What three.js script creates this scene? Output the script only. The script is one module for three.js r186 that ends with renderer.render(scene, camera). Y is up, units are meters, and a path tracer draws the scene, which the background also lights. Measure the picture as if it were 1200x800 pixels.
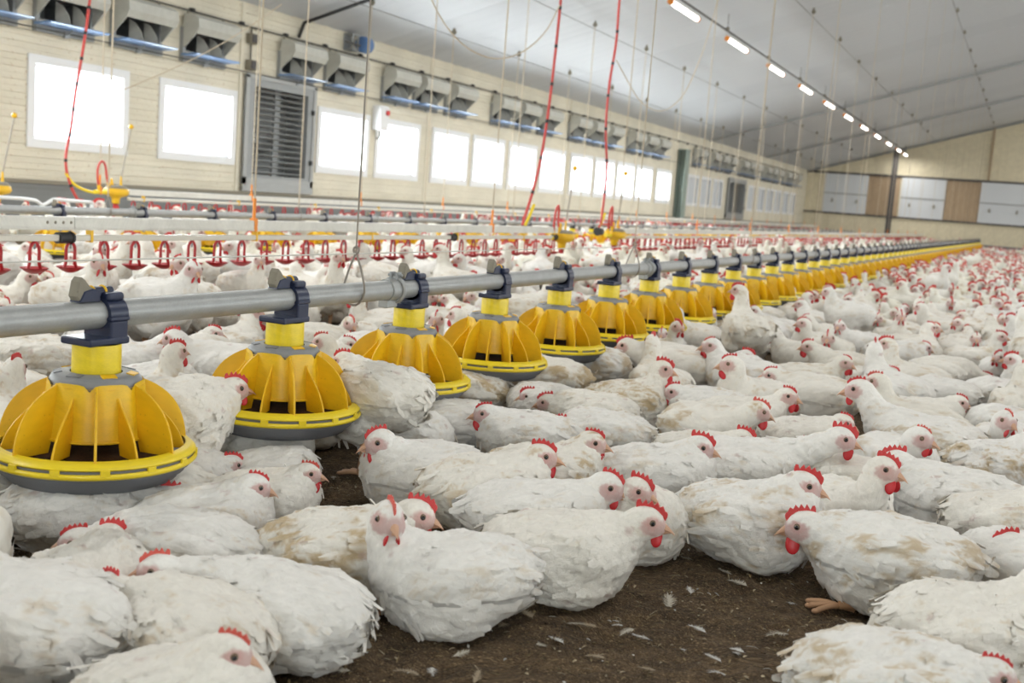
import * as THREE from 'three';
import { RectAreaLightUniformsLib } from 'three/addons/lights/RectAreaLightUniformsLib.js';
import { RoundedBoxGeometry } from 'three/addons/geometries/RoundedBoxGeometry.js';
import { mergeGeometries, mergeVertices, toCreasedNormals } from 'three/addons/utils/BufferGeometryUtils.js';
import { createNoise3D, createNoise2D } from 'simplex-noise';

// ------------------------------------------------------------------ camera, sky, light, exposure
RectAreaLightUniformsLib.init();
const renderer = new THREE.WebGLRenderer({ antialias: true });
renderer.toneMapping = THREE.LinearToneMapping;
renderer.toneMappingExposure = 1.16;
renderer.shadowMap.enabled = true;
const scene = new THREE.Scene();
scene.background = new THREE.Color().setRGB(4.4, 4.8, 5.2);          // bright overcast sky outside the house
const DEG = Math.PI / 180, FOCAL = 1286, EYE = 0.68;
const camera = new THREE.PerspectiveCamera(2 * Math.atan(400 / FOCAL) / DEG, 1.5, 0.05, 200);
camera.position.set(0, EYE, 0);
camera.rotation.order = 'YXZ';
camera.rotation.set(-7.5 * DEG, 24.7 * DEG, 4.4 * DEG);
camera.focus = 2.35;
camera.userData.fStop = 5.6;
camera.updateMatrixWorld(true);
const WINDOW_LIGHT = 21, WINDOW_TINT = new THREE.Color().setRGB(0.95, 0.98, 1.0);
const LAMP_LIGHT = 130, LAMP_TINT = new THREE.Color().setRGB(1.0, 0.97, 0.92);

// ------------------------------------------------------------------ helpers
const V = (x, y, z) => new THREE.Vector3(x, y, z);
function rng(seed) { let a = seed >>> 0; return () => { a = (a + 0x6d2b79f5) | 0; let t = Math.imul(a ^ (a >>> 15), 1 | a); t = (t + Math.imul(t ^ (t >>> 7), 61 | t)) ^ t; return ((t ^ (t >>> 14)) >>> 0) / 4294967296; }; }
const noise3 = createNoise3D(rng(11)), noise2 = createNoise2D(rng(23));
const clamp = THREE.MathUtils.clamp, smooth = (a, b, x) => { const t = clamp((x - a) / (b - a), 0, 1); return t * t * (3 - 2 * t); };
// a direction of view, measured on the photograph, turned into a place on a plane of the house (axis 0 x, 1 y, 2 z)
function place(px, py, axis, value) {
  const d = V(px - 600, 400 - py, -FOCAL).applyQuaternion(camera.quaternion);
  const t = (value - camera.position.getComponent(axis)) / d.getComponent(axis);
  return d.multiplyScalar(t).add(camera.position);
}
const camInv = camera.matrixWorld.clone().invert();
function project(p) { const q = p.clone().applyMatrix4(camInv); return { x: 600 + FOCAL * q.x / -q.z, y: 400 - FOCAL * q.y / -q.z, d: -q.z }; }

const taken = new Map();
function numbered(name) { const n = taken.get(name) ?? 0; taken.set(name, n + 1); return n ? `${name}_${String(n).padStart(3, '0')}` : name; }
function flat(list) {
  const gs = [].concat(list);
  if (gs.length === 1) return gs[0];
  return mergeGeometries(gs.map((g) => (g.index ? g.toNonIndexed() : g)).map((g) => { const h = new THREE.BufferGeometry(); for (const k of ['position', 'normal', 'uv']) h.setAttribute(k, g.attributes[k]); return h; }));
}
function obj(name, geometry, material, parent) {
  const m = new THREE.Mesh(flat(geometry), material);
  m.castShadow = m.receiveShadow = true;
  m.name = parent && parent !== scene ? name : numbered(name);
  (parent ?? scene).add(m);
  return m;
}
function thing(name, label, category, at = [0, 0, 0], turn = 0, group) {
  const o = new THREE.Group();
  o.name = numbered(name); o.position.set(...at); o.rotation.y = turn;
  o.userData = { label, category }; if (group) o.userData.group = group;
  scene.add(o);
  return o;
}
function tag(o, label, category, group) { o.userData.label = label; o.userData.category = category; if (group) o.userData.group = group; return o; }
function struct(o, label, category) { o.userData.kind = 'structure'; if (label) o.userData.label = label; if (category) o.userData.category = category; return o; }
function room(name, label, category) { const o = new THREE.Group(); o.name = name; scene.add(o); return struct(o, label, category); }
function dup(o, at, turn, label) {
  const c = o.clone(); c.name = numbered(o.name.replace(/_\d{3}$/, '')); c.userData = { ...o.userData }; if (label) c.userData.label = label;
  c.position.set(...at); if (turn !== undefined) c.rotation.y = turn; scene.add(c); return c;
}
const box = (w, h, d, x = 0, y = 0, z = 0) => new THREE.BoxGeometry(w, h, d).translate(x, y, z);
const rbox = (w, h, d, x = 0, y = 0, z = 0, r = 0.004) => new RoundedBoxGeometry(w, h, d, 1, Math.min(r, w / 2.1, h / 2.1, d / 2.1)).translate(x, y, z);
function bar(a, b, r, seg = 8, r2 = r) {
  const d = b.clone().sub(a), g = new THREE.CylinderGeometry(r2, r, d.length(), seg, 1);
  return g.applyQuaternion(new THREE.Quaternion().setFromUnitVectors(V(0, 1, 0), d.clone().normalize())).translate(...a.clone().add(b).multiplyScalar(0.5).toArray());
}
const tube = (pts, r, seg = 24, rad = 6) => new THREE.TubeGeometry(new THREE.CatmullRomCurve3(pts), seg, r, rad);
const lathe = (pts, seg = 32) => new THREE.LatheGeometry(pts.map((p) => new THREE.Vector2(...p)), seg);
function plate(pts, t, bevel = 0) {       // outline in xy, thickness along z, centred
  const s = new THREE.Shape(pts.map((p) => new THREE.Vector2(...p)));
  return new THREE.ExtrudeGeometry(s, { depth: t - 2 * bevel, bevelEnabled: bevel > 0, bevelThickness: bevel, bevelSize: bevel, bevelSegments: 1, curveSegments: 6 }).translate(0, 0, -t / 2 + bevel);
}

// ------------------------------------------------------------------ textures
function dataTexture(n, f, srgb, repeat = 1) {
  const d = new Uint8Array(n * n * 4);
  for (let y = 0; y < n; y++) for (let x = 0; x < n; x++) { const c = f(x / n, y / n, x, y), i = (y * n + x) * 4; d[i] = c[0]; d[i + 1] = c[1]; d[i + 2] = c[2]; d[i + 3] = 255; }
  const t = new THREE.DataTexture(d, n, n);
  t.wrapS = t.wrapT = THREE.RepeatWrapping; t.magFilter = THREE.LinearFilter; t.repeat.set(repeat, repeat);
  if (srgb) t.colorSpace = THREE.SRGBColorSpace; t.needsUpdate = true; return t;
}
// noise that repeats over the unit square
function tiled(u, v, f, seed = 0) { const a = u * 2 * Math.PI, b = v * 2 * Math.PI, r = f / (2 * Math.PI); return noise3(Math.cos(a) * r + seed, Math.sin(a) * r + Math.cos(b) * r * 1.7, Math.sin(b) * r * 1.7 + seed * 2); }
const b8 = (x) => clamp(Math.round(x), 0, 255);

const litterColor = dataTexture(1024, (u, v) => {
  const big = tiled(u, v, 5, 1), mid = tiled(u, v, 26, 2), fine = tiled(u, v, 120, 3), grit = tiled(u, v, 300, 4), chip = tiled(u, v, 70, 9);
  let k = 0.44 + 0.10 * big + 0.11 * mid + 0.17 * fine + 0.20 * grit;
  const light = chip > 0.62 ? 46 : 0;
  return [b8(40 + 128 * k + light), b8(31 + 107 * k + light * 0.9), b8(21 + 80 * k + light * 0.7)];
}, true);
const litterBump = dataTexture(1024, (u, v) => { const k = 128 + 42 * tiled(u, v, 26, 2) + 50 * tiled(u, v, 120, 3) + 46 * tiled(u, v, 300, 4); return [b8(k), b8(k), b8(k)]; }, false);
const dustColor = dataTexture(512, (u, v) => { const k = 244 + 7 * tiled(u, v, 6, 5) + 5 * tiled(u, v, 40, 6), s = tiled(u, v, 90, 7) > 0.92 ? 34 : 0; return [b8(k - s), b8(k - s * 1.1), b8(k - 4 - s * 1.25)]; }, true);
const creamColor = dataTexture(512, (u, v) => { const k = 246 + 6 * tiled(u, v, 4, 15) + 4 * tiled(u, v, 60, 6), s = tiled(u, v, 26, 17) > 0.86 ? 40 : 0; return [b8(k - s * 0.7), b8(k - s), b8(k - s * 1.3)]; }, true);
const featherBump = (() => {                                           // overlapping feather scallops with fine barbs, running along u
  const n = 512, h = new Float32Array(n * n), r = rng(5), feathers = [];
  for (let i = 0; i < 1500; i++) feathers.push([r() * n, r() * n, 34 + r() * 34, 9 + r() * 9, (r() - 0.5) * 0.5]);
  for (const [cx, cy, L, W, a] of feathers) {
    const ca = Math.cos(a), sa = Math.sin(a), R = Math.ceil(L);
    for (let dy = -R; dy <= R; dy++) for (let dx = -R; dx <= R; dx++) {
      const lx = (dx * ca + dy * sa) / L, ly = (-dx * sa + dy * ca) / W;
      if (lx < -0.5 || lx > 0.5) continue;
      const half = Math.sqrt(Math.max(0, 1 - ((lx + 0.1) / 0.62) ** 2));
      if (Math.abs(ly) > half) continue;
      const x = (Math.round(cx + dx) % n + n) % n, y = (Math.round(cy + dy) % n + n) % n;
      h[y * n + x] = 0.35 + 0.45 * (0.5 - lx) * (1 - 0.55 * ly * ly) + 0.05 * Math.sin((ly * W + Math.abs(lx) * 10) * 1.9);
    }
  }
  return dataTexture(n, (u, v, x, y) => { const k = b8(255 * clamp(h[y * n + x] + 0.07 * tiled(u, v, 160, 8), 0, 1)); return [k, k, k]; }, false);
})();
const ropeBump = dataTexture(64, (u, v) => { const k = b8(128 + 110 * Math.sin((u * 4 + v * 6) * 2 * Math.PI)); return [k, k, k]; }, false);

// ------------------------------------------------------------------ materials (linear base colours)
const lin = (r, g, b) => new THREE.Color().setRGB(r, g, b);
const mat = (r, g, b, roughness = 0.7, extra = {}) => new THREE.MeshStandardMaterial({ color: lin(r, g, b), roughness, ...extra });
const M = {
  cream: mat(0.74, 0.69, 0.56, 0.55, { map: creamColor }),
  creamB: mat(0.72, 0.67, 0.54, 0.6, { map: creamColor }),
  joint: mat(0.70, 0.65, 0.52, 0.8),
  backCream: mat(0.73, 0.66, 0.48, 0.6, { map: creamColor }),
  wood: mat(0.42, 0.31, 0.20, 0.7, { map: creamColor }),
  steelDark: mat(0.075, 0.07, 0.07, 0.5, { metalness: 0.4 }),
  doorPanel: mat(0.60, 0.63, 0.66, 0.5),
  ceiling: mat(0.51, 0.53, 0.56, 0.45),
  ceilingB: mat(0.487, 0.507, 0.537, 0.45),
  concrete: mat(0.24, 0.25, 0.26, 0.85, { map: dustColor }),
  litter: mat(1, 1, 1, 0.95, { map: litterColor, bumpMap: litterBump, bumpScale: 0.012 }),
  whiteFrame: mat(0.76, 0.77, 0.78, 0.4),
  glass: new THREE.MeshPhysicalMaterial({ color: lin(0.96, 0.98, 0.98), roughness: 0.05, transmission: 1, thickness: 0, ior: 1.5 }),
  shutter: mat(0.55, 0.58, 0.61, 0.5),
  galv: mat(0.40, 0.41, 0.42, 0.42, { metalness: 0.35, map: dustColor }),
  galvDull: mat(0.33, 0.345, 0.36, 0.5, { metalness: 0.25, map: dustColor }),
  hoodGrey: mat(0.54, 0.54, 0.51, 0.55, { map: dustColor }),
  flap: mat(0.17, 0.27, 0.47, 0.3),
  yellow: mat(0.88, 0.55, 0.012, 0.36, { map: dustColor }),
  yellowDeep: mat(0.88, 0.515, 0.010, 0.38, { map: dustColor }),
  yellowPale: mat(0.90, 0.68, 0.02, 0.32, { map: dustColor }),
  panGrey: mat(0.16, 0.165, 0.18, 0.5),
  collarGrey: mat(0.25, 0.255, 0.27, 0.5, { map: dustColor }),
  navy: mat(0.016, 0.024, 0.06, 0.3),
  dusty: mat(0.27, 0.245, 0.20, 0.9, { map: dustColor }),
  feed: mat(0.36, 0.22, 0.10, 0.95, { map: litterColor }),
  aluRail: mat(0.72, 0.71, 0.68, 0.4, { metalness: 0.1, map: dustColor }),
  waterPipe: mat(0.70, 0.67, 0.61, 0.35, { map: dustColor }),
  cupRed: mat(0.42, 0.018, 0.022, 0.35),
  orange: mat(0.80, 0.26, 0.03, 0.45),
  black: mat(0.015, 0.015, 0.016, 0.45),
  hoseRed: mat(0.55, 0.06, 0.05, 0.4),
  rope: mat(0.60, 0.51, 0.38, 0.9, { bumpMap: ropeBump, bumpScale: 0.002 }),
  ropeDark: mat(0.40, 0.36, 0.31, 0.9, { bumpMap: ropeBump, bumpScale: 0.002 }),
  cable: mat(0.09, 0.085, 0.075, 0.6),
  wire: mat(0.62, 0.60, 0.55, 0.5),
  blueMotor: mat(0.10, 0.20, 0.42, 0.4),
  greenPost: mat(0.25, 0.31, 0.28, 0.6, { map: dustColor }),
  lampBody: mat(0.7, 0.7, 0.68, 0.4),
  lampGlow: new THREE.MeshStandardMaterial({ color: lin(0.9, 0.9, 0.85), roughness: 0.4, emissive: LAMP_TINT, emissiveIntensity: 5 }),
  switchRed: mat(0.6, 0.03, 0.03, 0.4),
};

// ------------------------------------------------------------------ the house: axis along -z, left wall at x = -7.4
const XL = -7.4, XR = 10.6, RIDGE = 1.6, ZN = 3.2, ZF = -40, EAVE = 2.4, SLOPE = 0.295, WALL_T = 0.12;
const ceilY = (x) => EAVE + SLOPE * (x <= RIDGE ? x - XL : XR - x);

// floor: uneven litter, finer near the walkway
{
  const floor = room('floor', 'dark brown litter of chaff and droppings on the barn floor', 'floor');
  const geo = (x0, x1, z0, z1, nx, nz, amp) => {
    const g = new THREE.PlaneGeometry(x1 - x0, z1 - z0, nx, nz).rotateX(-Math.PI / 2).translate((x0 + x1) / 2, 0, (z0 + z1) / 2), p = g.attributes.position, uv = g.attributes.uv;
    for (let i = 0; i < p.count; i++) {
      const x = p.getX(i), z = p.getZ(i), e = Math.min(x - x0, x1 - x, z - z0, z1 - z) < 1e-4 ? 0 : 1;
      p.setY(i, e * amp * (0.008 * noise2(x * 3, z * 3) + 0.006 * noise2(x * 11, z * 11) + 0.004 * noise2(x * 31, z * 31)));
      uv.setXY(i, x / 0.6, z / 0.6);
    }
    g.computeVertexNormals(); return g;
  };
  obj('litter_near', geo(-2, 1.2, -3.2, 0.6, 210, 250, 1), M.litter, floor);
  obj('litter_far', [geo(XL, -2, ZF, ZN, 20, 60, 0), geo(-2, XR, ZF, -3.2, 20, 60, 0), geo(1.2, XR, -3.2, ZN, 10, 10, 0), geo(-2, 1.2, 0.6, ZN, 10, 10, 0)], M.litter, floor);
  obj('slab', box(XR - XL, 0.2, ZN - ZF, (XL + XR) / 2, -0.13, (ZN + ZF) / 2), M.concrete, floor);
}

// openings in the left wall, as [z of the near edge, width, bottom, top, kind]
const openings = [];
for (const z of [0.9, -0.6, -2.1, -3.55, -5.0]) openings.push([z, 1.05, 0.80, 1.50, 'window']);
for (const z of [-6.46, -7.93]) openings.push([z, 1.05, 0.80, 1.50, 'window']);
const inletZ = [-3.2, -4.0, -5.7, -6.48, -7.29, -8.16, -9.63, -10.47, -11.68, -12.44, -13.28, -14.69, -15.48, -16.38];
for (let z = -17.7; z > -38.5; z -= 3.0) inletZ.push(...[z, z - 0.85, z - 1.7].filter((q) => Math.abs(q + 24.2) > 0.5));
for (const z of inletZ) openings.push([z - 0.03, 0.54, 1.80, 2.0, 'inlet']);
openings.push([-9.12, 1.15, 0.60, 1.70, 'louver']);
for (const z of [-10.42, -11.64, -13.04, -14.22, -15.43, -16.64, -17.95, -19.14, -20.32, -21.48, -22.83]) openings.push([z, 1.03, 0.80, 1.50, 'window']);
for (const z of [-25.2, -26.35, -27.5]) openings.push([z, 0.9, 0.80, 1.50, 'shut']);
openings.push([-28.9, 1.9, 0.60, 1.60, 'louver']);
for (const z of [-31.3, -32.5, -33.7, -34.9, -36.1, -37.3]) openings.push([z, 0.9, 0.80, 1.50, 'shut']);

function plankWall(wall, sign, holes, X) {        // courses of horizontal tongue-and-groove planks, cut round the openings
  const courses = 19, y0 = 0.5, h = 0.1;
  const planks = new Map();
  for (let c = 0; c < courses; c++) {
    const a = y0 + c * h, b = a + h, cuts = holes.filter((o) => o[2] < b - 0.02 && o[3] > a + 0.02).sort((p, q) => q[0] - p[0]);
    let z = ZN; const runs = [];
    for (const o of cuts) { runs.push([z, o[0]]); z = o[0] - o[1]; }
    runs.push([z, ZF - 0.12]);
    for (const [za, zb] of runs) {
      const len = za - zb; if (len < 0.02) continue;
      const key = len.toFixed(3);
      if (!planks.has(key)) {
        const q = h / 2, s = [[-WALL_T, -q], [-0.006, -q], [0, -q + 0.003], [0, -0.002], [-0.003, 0], [0, 0.002], [0, q - 0.003], [-0.006, q], [-WALL_T, q]];
        const g = plate(s, len), uv = g.attributes.uv, p = g.attributes.position;
        for (let i = 0; i < uv.count; i++) uv.setXY(i, p.getZ(i) / 1.7, p.getY(i) / 1.7 + len);
        planks.set(key, g);
      }
      const m = obj('plank', planks.get(key), c % 3 ? M.cream : M.creamB, wall);
      m.position.set(X, (a + b) / 2, (za + zb) / 2); m.scale.x = sign;
    }
  }
  const plinth = obj('plinth', box(WALL_T + 0.03, 0.52, ZN - ZF, -sign * (WALL_T - 0.03) / 2, 0.24, (ZN + ZF) / 2), M.concrete, wall);
  plinth.position.x = X;
  const ledge = obj('plinth_ledge', box(0.06, 0.03, ZN - ZF, sign * 0.015, 0.505, (ZN + ZF) / 2), M.dusty, wall); ledge.position.x = X;
}
const wallLeft = room('wall_left', 'cream horizontal plank wall with windows and air inlets', 'wall');
plankWall(wallLeft, 1, openings, XL);
for (const z of [-5.75, -9.05, -12.9, -17.8, -24.0]) { const m = obj('cover_strip', box(0.012, 1.88, 0.05, 0.006, 1.45, z), M.cream, wallLeft); m.position.x = XL; }
obj('wall_cap', box(WALL_T, 0.1, ZN - ZF, XL - WALL_T / 2, 2.449, (ZN + ZF) / 2), M.creamB, wallLeft);

const wallRight = room('wall_right', 'cream plank wall with windows on the far side of the house', 'wall');
const rightHoles = []; for (let z = 1.2; z > -38; z -= 1.55) rightHoles.push([z, 1.05, 0.80, 1.50, 'window']);
plankWall(wallRight, -1, rightHoles, XR);
obj('wall_cap', box(WALL_T, 0.1, ZN - ZF, XR + WALL_T / 2, 2.449, (ZN + ZF) / 2), M.creamB, wallRight);

// windows: white frame, reveal, pane; the daylight stands behind the pane
let windowNumber = 0;
function windowUnit([z, w, y0, y1, kind], X, sign) {
  const o = new THREE.Group(); o.name = `window_${++windowNumber}`; o.position.set(X, (y0 + y1) / 2, z - w / 2); if (sign < 0) o.rotation.y = Math.PI; if (!sign) { o.position.z = ZN; o.rotation.y = Math.PI / 2; }
  struct(o, kind === 'shut' ? 'white framed wall window closed by a pale grey shutter' : kind === 'end' ? 'unseen window added in the near end wall for frontal light' : sign < 0 ? 'white framed window of the far side wall' : 'white framed wall window glaring with daylight', 'window');
  o.userData.group = kind === 'shut' ? 'shuttered windows of the plank wall' : kind === 'end' ? 'added unseen windows of the near end wall' : 'bright windows of the plank wall';
  scene.add(o);
  const h = y1 - y0, t = 0.05;
  const ring = (d, x, tt, hh, ww) => [box(d, tt, ww, x, hh / 2 - tt / 2, 0), box(d, tt, ww, x, -hh / 2 + tt / 2, 0), box(d, hh - 2 * tt, tt, x, 0, ww / 2 - tt / 2), box(d, hh - 2 * tt, tt, x, 0, -ww / 2 + tt / 2)];
  obj('window_frame', [...ring(0.02, 0.008, t + 0.02, h + 0.04, w + 0.04), ...ring(0.12, -0.06, 0.03, h, w)], M.whiteFrame, o);
  if (kind === 'shut') { obj('shutter', rbox(0.03, h - 0.06, w - 0.06, -0.04, 0, 0), M.shutter, o); return; }
  obj('sash', ring(0.03, -0.055, 0.055, h - 0.04, w - 0.04), M.whiteFrame, o);
  obj('pane', box(0.004, h - 0.12, w - 0.12, -0.055, 0, 0), M.glass, o);
  const l = new THREE.RectAreaLight(WINDOW_TINT, sign ? WINDOW_LIGHT : WINDOW_LIGHT * 0.75, w - 0.13, h - 0.13);
  l.name = 'daylight'; l.position.set(X - sign * 0.085, o.position.y, o.position.z + (sign ? 0 : 0.085)); l.lookAt(X + sign * 5, o.position.y, o.position.z - (sign ? 0 : 5)); scene.add(l);
}
for (const op of openings) if (op[4] !== 'louver' && op[4] !== 'inlet') windowUnit(op, XL, 1);
for (const op of rightHoles) windowUnit(op, XR, -1);
for (const x of [-4.6, 1.4, 7.4]) windowUnit([0, 1.2, 1.0, 2.1, 'end'], x, 0);  // unseen windows added behind the camera to light the fronts of near hens

// ceiling: sandwich panels running up the slope, each with its own edges
{
  const ceiling = room('ceiling', 'grey white sloping panel ceiling', 'ceiling');
  const W = 1.15, half = Math.hypot(RIDGE - XL, (RIDGE - XL) * SLOPE) + 0.12, ang = Math.atan(SLOPE);
  const n = Math.ceil((ZN - ZF + 0.3) / W);
  const prof = []; for (let i = 0; i <= 12; i++) { const u = i / 12; prof.push([-W / 2 + 0.003 + u * (W - 0.006), (i === 0 || i === 12) ? 0.006 : (i % 3 === 0 ? 0.004 : 0)]); }
  const shape = [...prof, [W / 2 - 0.003, 0.014], [W / 2, 0.018], [W / 2, 0.1], [-W / 2, 0.1], [-W / 2, 0.018], [-W / 2 + 0.003, 0.014]];
  const g = plate(shape, half).rotateY(Math.PI / 2);                    // length along x now, width along z
  for (let k = 0; k < n; k++) for (const s of [1, -1]) {
    const m = obj('ceiling_panel', g, k % 4 === 1 ? M.ceilingB : M.ceiling, ceiling);
    const cx = s > 0 ? (XL + RIDGE) / 2 - 0.05 : (XR + RIDGE) / 2 + 0.05;
    m.position.set(cx, ceilY(cx) + 0.004, ZN + 0.1 - W / 2 - k * W); m.rotation.z = s * ang;
  }
  // ceiling beams far down the house and the ridge strip
  for (const z of [-26.5, -32.8]) { const m = obj('beam', box(half - 0.3, 0.05, 0.07), M.galv, ceiling); const cx = (XL + RIDGE) / 2; m.position.set(cx, ceilY(cx) - 0.04, z); m.rotation.z = ang; }
  obj('ridge_strip', box(0.3, 0.02, ZN - ZF, RIDGE, ceilY(RIDGE) - 0.03, (ZN + ZF) / 2), M.ceiling, ceiling);
  for (let k = 0; k < 1; k++) { const x = [0.2][k]; const m = obj('ceiling_batten', box(0.05, 0.018, ZN - ZF), M.ceilingB, ceiling); m.position.set(x, ceilY(x) - 0.012, (ZN + ZF) / 2); m.rotation.z = ang; }
}

// back wall: ribbed cream sheets, wooden board field, dark rails
{
  const wall = room('wall_back', 'cream ribbed end wall with brown boarded lower part and dark rails', 'wall');
  const gable = (x0, x1, y0) => {                                      // one upright sheet with a sloping top
    const pts = [[x0 + 0.004, y0], [x1 - 0.004, y0]]; if (x0 < RIDGE && x1 > RIDGE) pts.push([x1 - 0.004, ceilY(x1) + 0.03], [RIDGE, ceilY(RIDGE) + 0.03], [x0 + 0.004, ceilY(x0) + 0.03]); else pts.push([x1 - 0.004, ceilY(x1) + 0.03], [x0 + 0.004, ceilY(x0) + 0.03]);
    const s = [plate(pts, 0.1)];
    for (let x = x0 + 0.12; x < x1 - 0.05; x += 0.22) s.push(box(0.02, Math.min(ceilY(x0), ceilY(x1)) - y0 - 0.02, 0.012, x, (y0 + Math.min(ceilY(x0), ceilY(x1))) / 2, 0.055));
    return s;
  };
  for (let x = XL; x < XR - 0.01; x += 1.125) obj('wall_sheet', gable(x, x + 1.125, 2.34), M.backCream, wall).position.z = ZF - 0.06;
  for (let x = XL, k = 0; x < XR - 0.01; x += 0.45, k++) {
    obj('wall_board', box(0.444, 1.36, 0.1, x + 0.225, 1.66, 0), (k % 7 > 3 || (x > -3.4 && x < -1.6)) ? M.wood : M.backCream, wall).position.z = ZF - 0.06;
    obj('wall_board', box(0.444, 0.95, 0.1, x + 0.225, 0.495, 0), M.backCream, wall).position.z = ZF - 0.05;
  }
  obj('wall_backing', plate([[XL, -0.02], [XR, -0.02], [XR, EAVE + 0.03], [RIDGE, ceilY(RIDGE) + 0.03], [XL, EAVE + 0.03]], 0.06), M.joint, wall).position.z = ZF - 0.14;
  obj('rail', box(XR - XL, 0.07, 0.06, (XL + XR) / 2, 2.37, ZF + 0.02), M.steelDark, wall);
  obj('rail', box(XR - XL, 0.06, 0.06, (XL + XR) / 2, 0.975, ZF + 0.02), M.steelDark, wall);
  obj('trim', bar(V(XL, ceilY(XL) - 0.03, ZF + 0.02), V(RIDGE, ceilY(RIDGE) - 0.03, ZF + 0.02), 0.035, 6), M.galvDull, wall);
  obj('plinth', box(XR - XL, 0.3, 0.1, (XL + XR) / 2, 0.13, ZF + 0.01), M.concrete, wall);
  for (const x of [-1.5, 4.4]) obj('wall_stud', box(0.05, ceilY(x) - 2.4, 0.06, x, (ceilY(x) + 2.4) / 2, ZF + 0.02), M.wood, wall);
  const near = room('wall_front', 'plain cream end wall behind the photographer', 'wall');
  const pts = [[XL, -0.02], [XR, -0.02], [XR, EAVE + 0.03], [RIDGE, ceilY(RIDGE) + 0.03], [XL, EAVE + 0.03]];
  const sheet = new THREE.Shape(pts.map((q) => new THREE.Vector2(...q)));
  for (const x of [-4.6, 1.4, 7.4]) sheet.holes.push(new THREE.Path([[x - 0.6, 1.0], [x + 0.6, 1.0], [x + 0.6, 2.1], [x - 0.6, 2.1]].map((q) => new THREE.Vector2(...q))));
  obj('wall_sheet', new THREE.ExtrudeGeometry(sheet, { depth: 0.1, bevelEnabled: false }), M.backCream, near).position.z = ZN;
}
// three double hatch doors in the back wall
const doorSpots = [[-6.77, 1.47], [-4.19, 1.42], [-1.68, 1.5], [0.95, 1.5]];
doorSpots.forEach(([x, w], i) => {
  const d = new THREE.Group(); d.name = `door_${i + 1}`; d.position.set(x + w / 2, 1.66, ZF + 0.02); scene.add(d);
  struct(d, 'pale grey two-part hatch door in the end wall', 'door'); d.userData.group = 'hatch doors of the end wall';
  for (const s of [1, -1]) {
    const leaf = obj('door_leaf', rbox(w, 0.675, 0.05, 0, s * 0.345, 0), M.doorPanel, d);
    for (let k = 1; k < 7; k++) obj('rib', box(0.02, 0.66, 0.01, -w / 2 + k * w / 7, s * 0.345, 0.027), M.doorPanel, leaf);
  }
  obj('cross_rail', box(w, 0.035, 0.06, 0, 0, 0.012), M.galvDull, d);
  for (const s of [-1, 1]) obj('handle', box(0.05, 0.12, 0.05, s * w * 0.28, -0.24, 0.04), M.dusty, d);
});
{
  const post = thing('steel_post', 'dark steel roof post in front of the end wall', 'post', [-4.4, 0, -39.2]);
  const h = ceilY(-4.4) - 0.07;
  obj('shaft', [box(0.02, h, 0.16), box(0.16, h, 0.02, 0, 0, 0.08), box(0.16, h, 0.02, 0, 0, -0.08)], M.steelDark, post).position.y = h / 2;
  obj('base_plate', box(0.26, 0.02, 0.26, 0, 0.01, 0), M.steelDark, post);
}
{
  const post = thing('wall_post', 'grey green steel post standing against the plank wall', 'post', [XL + 0.12, 0, -24.35]);
  obj('shaft', [box(0.02, 2.0, 0.3, 0.08), box(0.02, 2.0, 0.3, -0.08), box(0.16, 2.0, 0.03, 0, 0, 0)], M.greenPost, post).position.y = 1.0;
  obj('cap', box(0.2, 0.03, 0.34, 0, 2.01, 0), M.greenPost, post);
}

// ------------------------------------------------------------------ louvered fan housings
function louver([z, w, y0, y1], label) {
  const o = thing('exhaust_fan_housing', label, 'fan housing', [XL, y0, z - w / 2]);
  const h = y1 - y0, d = 0.13;
  obj('frame', [box(d, 0.10, w, -0.02, h - 0.05, 0), box(d, 0.10, w, -0.02, 0.05, 0), box(d, h - 0.2, 0.11, -0.02, h / 2, w / 2 - 0.055), box(d, h - 0.2, 0.11, -0.02, h / 2, -w / 2 + 0.055)], M.galvDull, o);
  obj('flange', [box(0.012, 0.05, w + 0.06, 0.05, h, 0), box(0.012, 0.14, w + 0.06, 0.05, 0.0, 0), box(0.012, h, 0.05, 0.05, h / 2, w / 2 + 0.005), box(0.012, h, 0.05, 0.05, h / 2, -w / 2 - 0.005)], M.galv, o);
  obj('back_panel', box(0.01, h, w, -0.32, h / 2, 0), M.galvDull, o);
  obj('duct', [box(0.24, 0.01, w, -0.20, h - 0.005, 0), box(0.24, 0.01, w, -0.20, 0.005, 0), box(0.24, h, 0.01, -0.20, h / 2, w / 2 - 0.005), box(0.24, h, 0.01, -0.20, h / 2, -w / 2 + 0.005)], M.galvDull, o);
  const n = 15;
  for (let k = 0; k < n; k++) { const m = obj('louver_slat', box(0.03, 0.007, w - 0.24), M.galv, o); m.position.set(-0.02, 0.13 + k * (h - 0.26) / (n - 1), 0); m.rotation.z = 0.5; }
  obj('divider', box(0.03, h - 0.2, 0.09, -0.1, h / 2, -w * 0.08), M.galvDull, o);
  for (let k = 0; k < 3; k++) obj('fan_blade', box(0.01, h * 0.38, 0.16).translate(0, h * 0.19, 0).rotateY(0.5).rotateX(k * 2.1), M.galvDull, o).position.set(-0.2, h / 2, w * 0.12);
  for (const s of [0.25, 0.75]) obj('hinge', box(0.02, 0.05, 0.03, 0.06, h * s, -w / 2 + 0.03), M.black, o);
  return o;
}
const lv = openings.filter((o) => o[4] === 'louver');
louver(lv[0], 'grey louvered fan housing with blue grey frame between bright windows');
louver(lv[1], 'large dark louvered fan housing between shuttered windows');

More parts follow.
